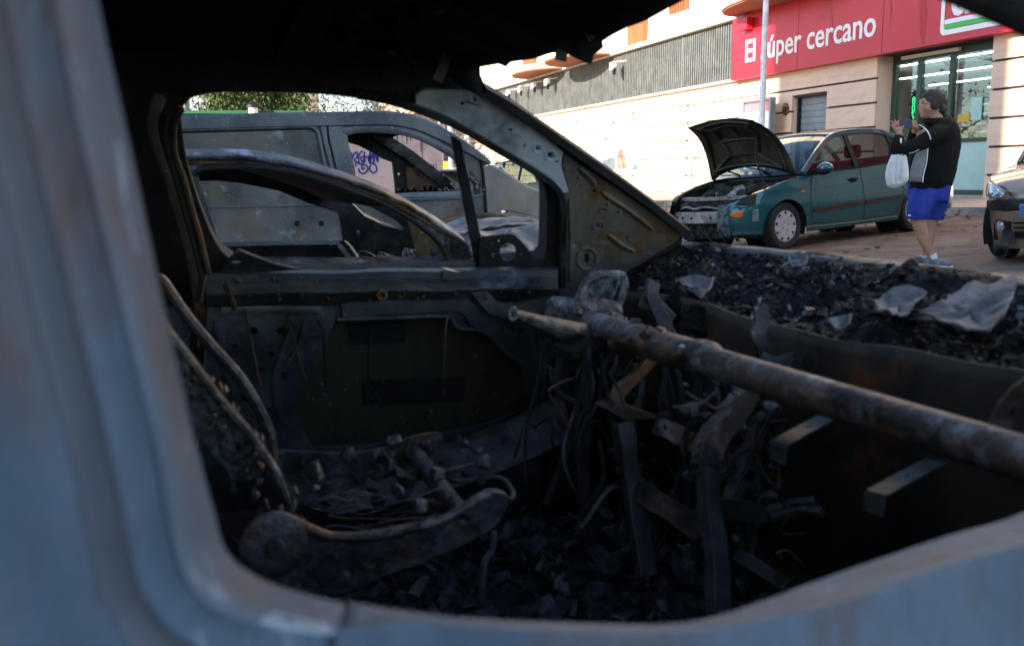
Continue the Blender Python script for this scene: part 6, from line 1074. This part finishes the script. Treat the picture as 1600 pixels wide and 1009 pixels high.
q = MB(); q.plate([vf(x, y) for x, y in ((300, 197), (560, 197), (590, 210), (640, 237), (700, 283), (712, 297), (714, 320), (720, 460), (300, 460))], [[vf(x, y) for x, y in ((500, 222), (545, 223), (562, 228), (585, 240), (600, 249), (614, 254), (617, 280), (620, 308), (500, 310))], hol(624, 272, 2.6, 2.8, 0, 10, vf), hol(624, 277, 1, 1, 0, 6, vf)], t=.06, nrm=vn); q.build('far_side_panel', m_soot, ve, bevel=.015)
q = MB(); q.strip([vf(x, y, -.03) for x, y in ((586, 208), (640, 243), (672, 268), (700, 290))], .12, .06, vn); q.build('far_a_pillar', m_sootmetal, ve)
for x, y in ((600, 228), (612, 237), (622, 246), (634, 252), (640, 262), (648, 268), (656, 276)): q = MB(); q.lathe([(.016, 0), (.016, .006)], vf(x, y - 6, -.064), -LT, 8); q.build('punched_hole', m_dark, ve)
q = MB(); q.plate([vf(x, y, -.02) for x, y in ((634, 262), (655, 262), (690, 288), (694, 304), (636, 308))], t=.02, nrm=vn); q.build('far_gusset', m_rust, ve)
q = MB(); q.loft([[onv(lerp(618, 760, i / 140), 298 + 8 * (1 - j / 12), lerp(10.8, 9.5, j / 12)) + Z * (.06 * abs(noise.noise(V((i * .12, j * .5, 3)))) + .03 * noise.noise(V((i * .3, j * .6, 1)))) for i in range(141)] for j in range(13)]); q.build('charred_dashboard', m_char, ve)
q = MB(); q.loft([[W(u, v, -.05) for v in (9.4, 11.0)] for u in (-1.2, 4.0)]); q.build('floor', m_soot, ve)
q = MB(); q.loft([[W(u, v, z) for v in (9.36, 11.0)] for u, z in ((-1.3, -.1), (-1.35, 1.3))]); q.build('rear_door', m_van, ve, solid=.04)
for u, v in ((3.5, 9.42), (.0, 9.42), (3.5, 10.95), (.0, 10.95)): c = W(u, v, 0); c.z = ground(c.x, c.y) + .2; q = MB(); q.lathe([(.22, -.09), (.2, -.06), (.2, .06), (.22, .08), (.16, .03), (.01, .03)], c, -LT, 20); q.build('bare_wheel', m_rust, ve)
q = MB(); q.strip([W(4.32 - .2 * ((v - 10.15) / .85) ** 2, v, .1) for v in (9.35, 9.7, 10.15, 10.6, 10.95)], .08, .5, Z); q.build('front_bumper', m_van_lit, ve)

# ------------------------------------------------------------------ man photographing with his phone
m_skin = mat('skin', [(.42, .22, .15), (.50, .27, .19)], 12, .55, spec=.35, bump=.05, bscale=60); m_hair = mat('dark_hair', [(.016, .012, .010), (.04, .03, .026)], 40, .6, bump=.6, bscale=90, stretch=(1, 1, .4)); m_jacket = mat('black_jacket', [(.0025, .0025, .003), (.005, .005, .0055)], 4, .85, spec=.25, bump=.4, bscale=9); m_greyc = mat('grey_cloth', [(.22, .23, .25), (.28, .29, .31)], 8, .8, bump=.2, bscale=30); m_blue = mat('blue_shorts', [(.006, .022, .22), (.010, .034, .31)], 5, .7, bump=.3, bscale=10); m_sock = mat('white_sock', s3(226, 226, 224), rough=.9, bump=.3, bscale=60); m_shoe = mat('grey_trainer', [s3(70, 74, 80), s3(120, 122, 126)], 9, .7); m_bag = mat('white_plastic_bag', [s3(206, 206, 206), s3(232, 232, 230)], 5, .45, bump=.4, bscale=12); m_phone = mat('phone_blue', s3(30, 44, 84), rough=.3); m_case = mat('phone_case', s3(120, 40, 44), rough=.5)
MD = 10.0
mp_ = lambda x, y, d=0.0: ond(x, y, MD + d)
foot = mp_(1452, 414); base = V((foot.x, MD, ground(foot.x, MD)))
man = empty('person', base, (0, 0, 0), 'man in black jacket and blue shorts holding up a phone, white bag on his arm', 'person')
def remesh(o, vox, it=6, fac=.5):
    m = o.modifiers.new('r', 'REMESH'); m.mode = 'VOXEL'; m.voxel_size = vox; m.use_smooth_shade = True
    s = o.modifiers.new('k', 'SMOOTH'); s.factor = fac; s.iterations = it; return o
def limb(q, pts, n=12, ref=None, k=4):                        # pts: (x, y, d, ra, rb) ra along ref (default depth axis), rb across
    c = crom(pts, k); q.tube([mp_(p[0], p[1], p[2]) for p in c], [(p[3], p[4]) for p in c], n, ref=ref or V((0, 1, 0)))
q = MB()                                                      # --- bare body: head, neck, torso core, arms, hands, legs
limb(q, [(1466, 205, 0, .10, .10), (1463, 190, 0, .075, .07), (1459, 176, 0, .07, .07)])
q.ball(mp_(1458, 163), (.112, .088, .135), 18, 14); q.ball(mp_(1449, 168), (.082, .074, .105), 16, 12); q.ball(mp_(1446, 178), (.055, .05, .05), 12, 8)
q.ball(mp_(1438.5, 166), (.024, .016, .028), 10, 8); q.ball(mp_(1441, 174.5), (.022, .03, .014), 8, 6); q.ball(mp_(1440.5, 158), (.02, .06, .018), 8, 6); q.ball(mp_(1449.5, 170, -.098), (.022, .02, .034), 8, 6)
limb(q, [(1456, 205, 0, .18, .14), (1452, 250, 0, .18, .18), (1450, 300, 0, .16, .15)])
limb(q, [(1452, 300, -.09, .085, .10), (1438, 338, -.10, .075, .082), (1437, 352, -.10, .062, .066), (1443, 372, -.09, .056, .062), (1452, 392, -.08, .040, .044), (1457, 405, -.08, .036, .038)])
limb(q, [(1456, 300, .10, .085, .10), (1456, 338, .11, .07, .075), (1452, 356, .11, .055, .06), (1451, 374, .11, .05, .056), (1447, 394, .12, .038, .04), (1445, 406, .12, .034, .036)])
limb(q, [(1464, 207, -.20, .06, .06), (1436, 224, -.27, .055, .055), (1408, 236, -.28, .05, .05), (1404, 222, -.26, .04, .042), (1406, 210, -.24, .028, .030)])
limb(q, [(1450, 207, .20, .06, .06), (1428, 226, .2, .05, .05), (1424, 214, .1, .036, .038), (1432, 202, .0, .028, .028)])
# near hand, open, fingers up and spread against the phone's left edge
limb(q, [(1406, 211, -.24, .016, .028), (1404, 204, -.24, .016, .038), (1402, 199, -.24, .014, .040)], ref=V((0, 1, 0)))
for pts in ([(1398.5, 201), (1393.5, 197.5), (1389, 194)], [(1399.5, 198), (1395, 192.5), (1392, 188.5)], [(1402, 196.5), (1399, 190.5), (1397.5, 186.5)], [(1404.5, 197), (1403.5, 191.5), (1404.5, 188)], [(1406.5, 204), (1410.5, 199.5), (1412, 196)]): c = crom(pts, 4); q.tube([mp_(x, y, -.245 + (.008 if i < 2 else 0)) for i, (x, y) in enumerate(c)], [lerp(.0115, .0085, i / (len(c) - 1)) for i in range(len(c))], 8)
# far hand: fingers curled round the phone's right end
limb(q, [(1433, 202, .0, .022, .026), (1430, 198, -.05, .018, .032), (1427, 195, -.10, .016, .03)])
for dy in (0, 3, 6, 9): c = crom([(1431, 190.5 + dy, -.10), (1427, 189 + dy, -.20), (1423, 190 + dy, -.225), (1420.5, 191 + dy, -.21)], 3); q.tube([mp_(*p) for p in c], .0095, 7)
c = crom([(1433, 199, -.06), (1428, 201, -.14), (1422, 200.5, -.19)], 3); q.tube([mp_(*p) for p in c], .0105, 7)
remesh(q.build('body', m_skin, man), .0065, 4)
q = MB(); q.ball(mp_(1460, 157, .0), (.112, .102, .114), 22, 16); q.ball(mp_(1467, 170, .0), (.07, .085, .075), 16, 12); q.ball(mp_(1456, 150), (.092, .08, .062), 14, 10)
for side in (-1, 1): q.ball(mp_(1461, 163, side * .07), (.052, .036, .06), 10, 8)
q.crumple(.010, 26); remesh(q.build('hair', m_hair, man), .007, 1)
q = MB(); q.tube([mp_(1439.5, 161.5, -.075), mp_(1447, 162.5, -.095), mp_(1452, 163.5, -.098)], .0035, 5); q.build('glasses_arm', m_trim, man)
# jacket
q = MB()
limb(q, [(1463, 184, 0, .085, .085), (1463, 192, 0, .12, .11), (1467, 199, 0, .21, .16), (1467, 212, 0, .225, .195), (1464, 232, 0, .225, .215), (1457, 256, 0, .22, .235), (1453, 278, 0, .215, .228), (1451, 290, 0, .195, .205), (1451, 295, 0, .19, .20)], 22)
limb(q, [(1470, 206, -.16, .08, .08), (1456, 214, -.235, .076, .08), (1430, 227, -.28, .066, .072), (1408, 236, -.285, .06, .064), (1402, 231, -.28, .06, .064), (1404, 220, -.26, .05, .054), (1406, 212.5, -.245, .042, .044)], 16)
limb(q, [(1462, 206, .16, .085, .085), (1440, 222, .22, .08, .08), (1427, 230, .18, .07, .07), (1424, 220, .12, .055, .055), (1430, 206, .03, .045, .045)], 14)
q.tube([mp_(1463 + 19 * math.cos(t), 187 - 3.5 * math.sin(t) - 3 * math.cos(t), .09 * math.sin(t)) for t in (2 * math.pi * k / 16 for k in range(16))], .018, 8, closed=True)
q.crumple(.014, 8, 2); q.crumple(.006, 22, 3); jk = remesh(q.build('jacket', m_jacket, man), .012, 4)
def onbody(x, y, rx=.262, cx=1455):                           # point just outside the near flank of the jacket
    t = max(-1, min(1, (x - cx) / 42.0)); return mp_(x, y, -(.262 * math.sqrt(max(.02, 1 - t * t))))
q = MB(); q.loft([[onbody(lerp(a, b, s), y) for s in (k / 6 for k in range(7))] for y, a, b in ((226, 1440, 1449), (236, 1433, 1448), (248, 1428, 1447), (262, 1424, 1444), (274, 1422, 1441), (284, 1421, 1440))]); q.build('side_panel', m_greyc, jk, solid=.012, smooth=70)
q = MB(); q.tube([onbody(x + .6, y) - V((0, .01, 0)) for x, y in crom([(1449, 222), (1448, 240), (1446, 256), (1442, 272), (1440.5, 285)], 4)], .0055, 6); q.build('piping', m_white, jk)
q = MB(); q.tube([mp_(x, y, d) for x, y, d in crom([(1436, 195, -.17), (1443, 199, -.245), (1449, 205, -.31), (1453, 213, -.335), (1454, 218, -.33)], 4)], .006, 6); q.build('piping', m_white, jk)
q = MB(); q.tube([mp_(x, y, d) for x, y, d in crom([(1420, 240, -.355), (1428, 238, -.36), (1436, 234, -.35)], 3)], .006, 6); q.build('piping', m_greyc, jk)
q = MB(); q.tube([mp_(1406 + 4.6 * math.cos(t), 211.5 + 2.4 * math.sin(t), -.245 + .04 * math.sin(t)) for t in (2 * math.pi * k / 14 for k in range(14))], .008, 6, closed=True); q.build('wristband', m_greyc, man)
# shorts
q = MB(); limb(q, [(1452, 287, 0, .19, .21), (1451, 300, 0, .19, .21), (1450, 314, 0, .18, .2)], 20); limb(q, [(1446, 305, -.08, .11, .145), (1437, 326, -.10, .115, .125), (1435, 343, -.10, .108, .108)], 16); limb(q, [(1461, 305, .09, .11, .13), (1460, 326, .11, .11, .11), (1458, 343, .11, .11, .10)], 16)
q.crumple(.012, 11, 5); q.crumple(.006, 26, 6); sh_ = remesh(q.build('shorts', m_blue, man), .011, 3)
q = MB(); q.strip([mp_(x, y, -.225) for x, y in ((1419, 336), (1423, 337))], .012, .004, V((0, 1, 0))); q.build('small_logo', m_white, sh_)
for x, y, d in ((1458, 405, -.08), (1445, 407, .12)):
    q = MB(); q.tube([mp_(x - 1.8, y - 8, d), mp_(x - .4, y - 2, d), mp_(x + .3, y + 3, d), mp_(x, y + 6, d)], [.045, .044, .046, .05], 12); q.build('sock', m_sock, man)
    a = mp_(x, y + 8, d); z0 = ground(a.x, a.y); q = MB(); q.tube([V((a.x - .10, a.y - .02, z0 + .05)), V((a.x - .03, a.y, z0 + .055)), V((a.x + .06, a.y - .05, z0 + .042)), V((a.x + .12, a.y - .12, z0 + .028))], [(.04, .035), (.05, .045), (.042, .045), (.026, .035)], 12, ref=Z); so = q.build('shoe', m_shoe, man)
    q = MB(); q.strip([V((a.x - .12, a.y - .01, z0 + .012)), V((a.x, a.y - .02, z0 + .012)), V((a.x + .07, a.y - .06, z0 + .012)), V((a.x + .135, a.y - .13, z0 + .014))], [.07, .095, .095, .06], .022, Z); q.build('sole', m_white, so)
# phone in his hands, bag on his forearm: things of their own
ph = empty('phone', mp_(1415, 193, -.235), (0, 0, 0), 'dark blue phone held level between the man\'s hands', 'phone')
q = MB(); q.hexa([mp_(x, y, -.245) for x, y in ((1404.5, 199), (1426, 199.5), (1425.5, 187.5), (1405.5, 187.5))], [mp_(x, y, -.232) for x, y in ((1404.5, 199), (1426, 199.5), (1425.5, 187.5), (1405.5, 187.5))]); q.build('case', m_phone, ph, bevel=.004)
q = MB(); q.hexa([mp_(x, y, -.252) for x, y in ((1404, 196), (1408, 198.5), (1409.5, 188), (1405, 188.5))], [mp_(x, y, -.2455) for x, y in ((1404, 196), (1408, 198.5), (1409.5, 188), (1405, 188.5))]); q.build('case_edge', m_case, ph, bevel=.002); q = MB(); q.lathe([(.008, 0), (.008, .006)], mp_(1420, 190.5, -.246), (0, -1, 0), 10); q.build('lens', m_black, ph)
bg_ = empty('carrier_bag', mp_(1401, 292, -.28), (0, 0, 0), 'white plastic carrier bag hanging from the man\'s forearm', 'bag')
prof = [(1411, 224, .016, .022), (1409, 232, .03, .035), (1405, 242, .045, .062), (1403, 256, .06, .085), (1402, 270, .07, .098), (1402, 281, .07, .10), (1403, 288, .055, .085), (1404, 292, .02, .04)]
q = MB(); c = crom(prof, 4); q.tube([mp_(x, y, -.28) for x, y, a, b in c], [(a, b) for x, y, a, b in c], 26, ref=V((0, 1, 0)))
for i, p in enumerate(q.v):
    a = math.atan2(p.y - MD + .28, p.x - mp_(1402, 260, -.28).x); q.v[i] = p + V((math.cos(a), math.sin(a), 0)) * (.010 * math.sin(a * 9 + p.z * 6) + .006 * math.sin(a * 17 - p.z * 9))
q.crumple(.012, 9, 3); q.build('bag', m_bag, bg_, smooth=60)
for dx in (-3, 3): q = MB(); q.tube([mp_(x, y, -.28 + dx * .012) for x, y in crom([(1409 + dx, 230), (1409 + dx * .6, 222), (1408, 216)], 4)], [.016] * 3 + [.012] * 3 + [.010] * 3, 7); q.build('handle', m_bag, bg_)

# ------------------------------------------------------------------ small far figure by the pale blue car
D2 = 26.0; p2 = lambda x, y, d=0: ond(x, y, D2 + d); f = p2(713, 285); b = V((f.x, D2, ground(f.x, D2))); fp_ = empty('person', b, (0, 0, 0), 'distant person in pink top beyond the pale blue car', 'person'); h = p2(713, 254).z
q = MB(); 
for s in (-.09, .09): q.tube([b + V((s, 0, .02)), b + V((s * .95, 0, .45)), b + V((s * .9, 0, .85))], [.05, .06, .085], 8)
q.tube([V((b.x, b.y, h - .6)), V((b.x, b.y, h - .2)), V((b.x, b.y, h))], [.1, .1, .06], 8); q.tube([V((b.x, b.y, b.z + .8)), V((b.x, b.y, h - .5))], [.12, .12], 8); q.ball(V((b.x, b.y, h + .11)), (.085, .1, .12))
for s in (-1, 1): q.tube([V((b.x + s * .19, b.y, h - .1)), V((b.x + s * .24, b.y, h - .4)), V((b.x + s * .22, b.y - .1, h - .65))], [.05, .045, .035], 7)
remesh(q.build('body', m_skin, fp_), .02, 3)
q = MB(); q.tube([V((b.x, b.y, h - .68)), V((b.x, b.y, h - .4)), V((b.x, b.y, h - .1)), V((b.x, b.y, h))], [(.15, .19), (.15, .2), (.14, .22), (.07, .09)], 12, ref=V((0, 1, 0))); q.build('pink_top', mat('pink_cloth', s3(222, 160, 170), rough=.8), fp_)
q = MB(); q.ball(V((b.x, b.y, h + .14)), (.1, .11, .1)); q.build('hair', m_hair, fp_); q = MB(); q.tube([V((b.x, b.y, b.z + .05)), V((b.x, b.y, b.z + .9)), V((b.x, b.y, h - .66))], [(.1, .14), (.13, .19), (.14, .18)], 10, ref=V((0, 1, 0))); q.build('trousers', m_trim, fp_)
e = empty('red_bag', V((b.x + .3, D2 - .05, b.z)), (0, 0, 0), 'bright red bag carried beside the distant person', 'bag'); q = MB(); q.ball(V((b.x + .3, D2 - .08, h - .45)), (.13, .1, .26), 12, 9); q.build('bag', m_red, e); q = MB(); q.tube([V((b.x + .24, D2 - .08, h - .25)), V((b.x + .27, D2 - .08, h - .05)), V((b.x + .34, D2 - .08, h - .25))], .015, 5); q.build('strap', m_red, e)
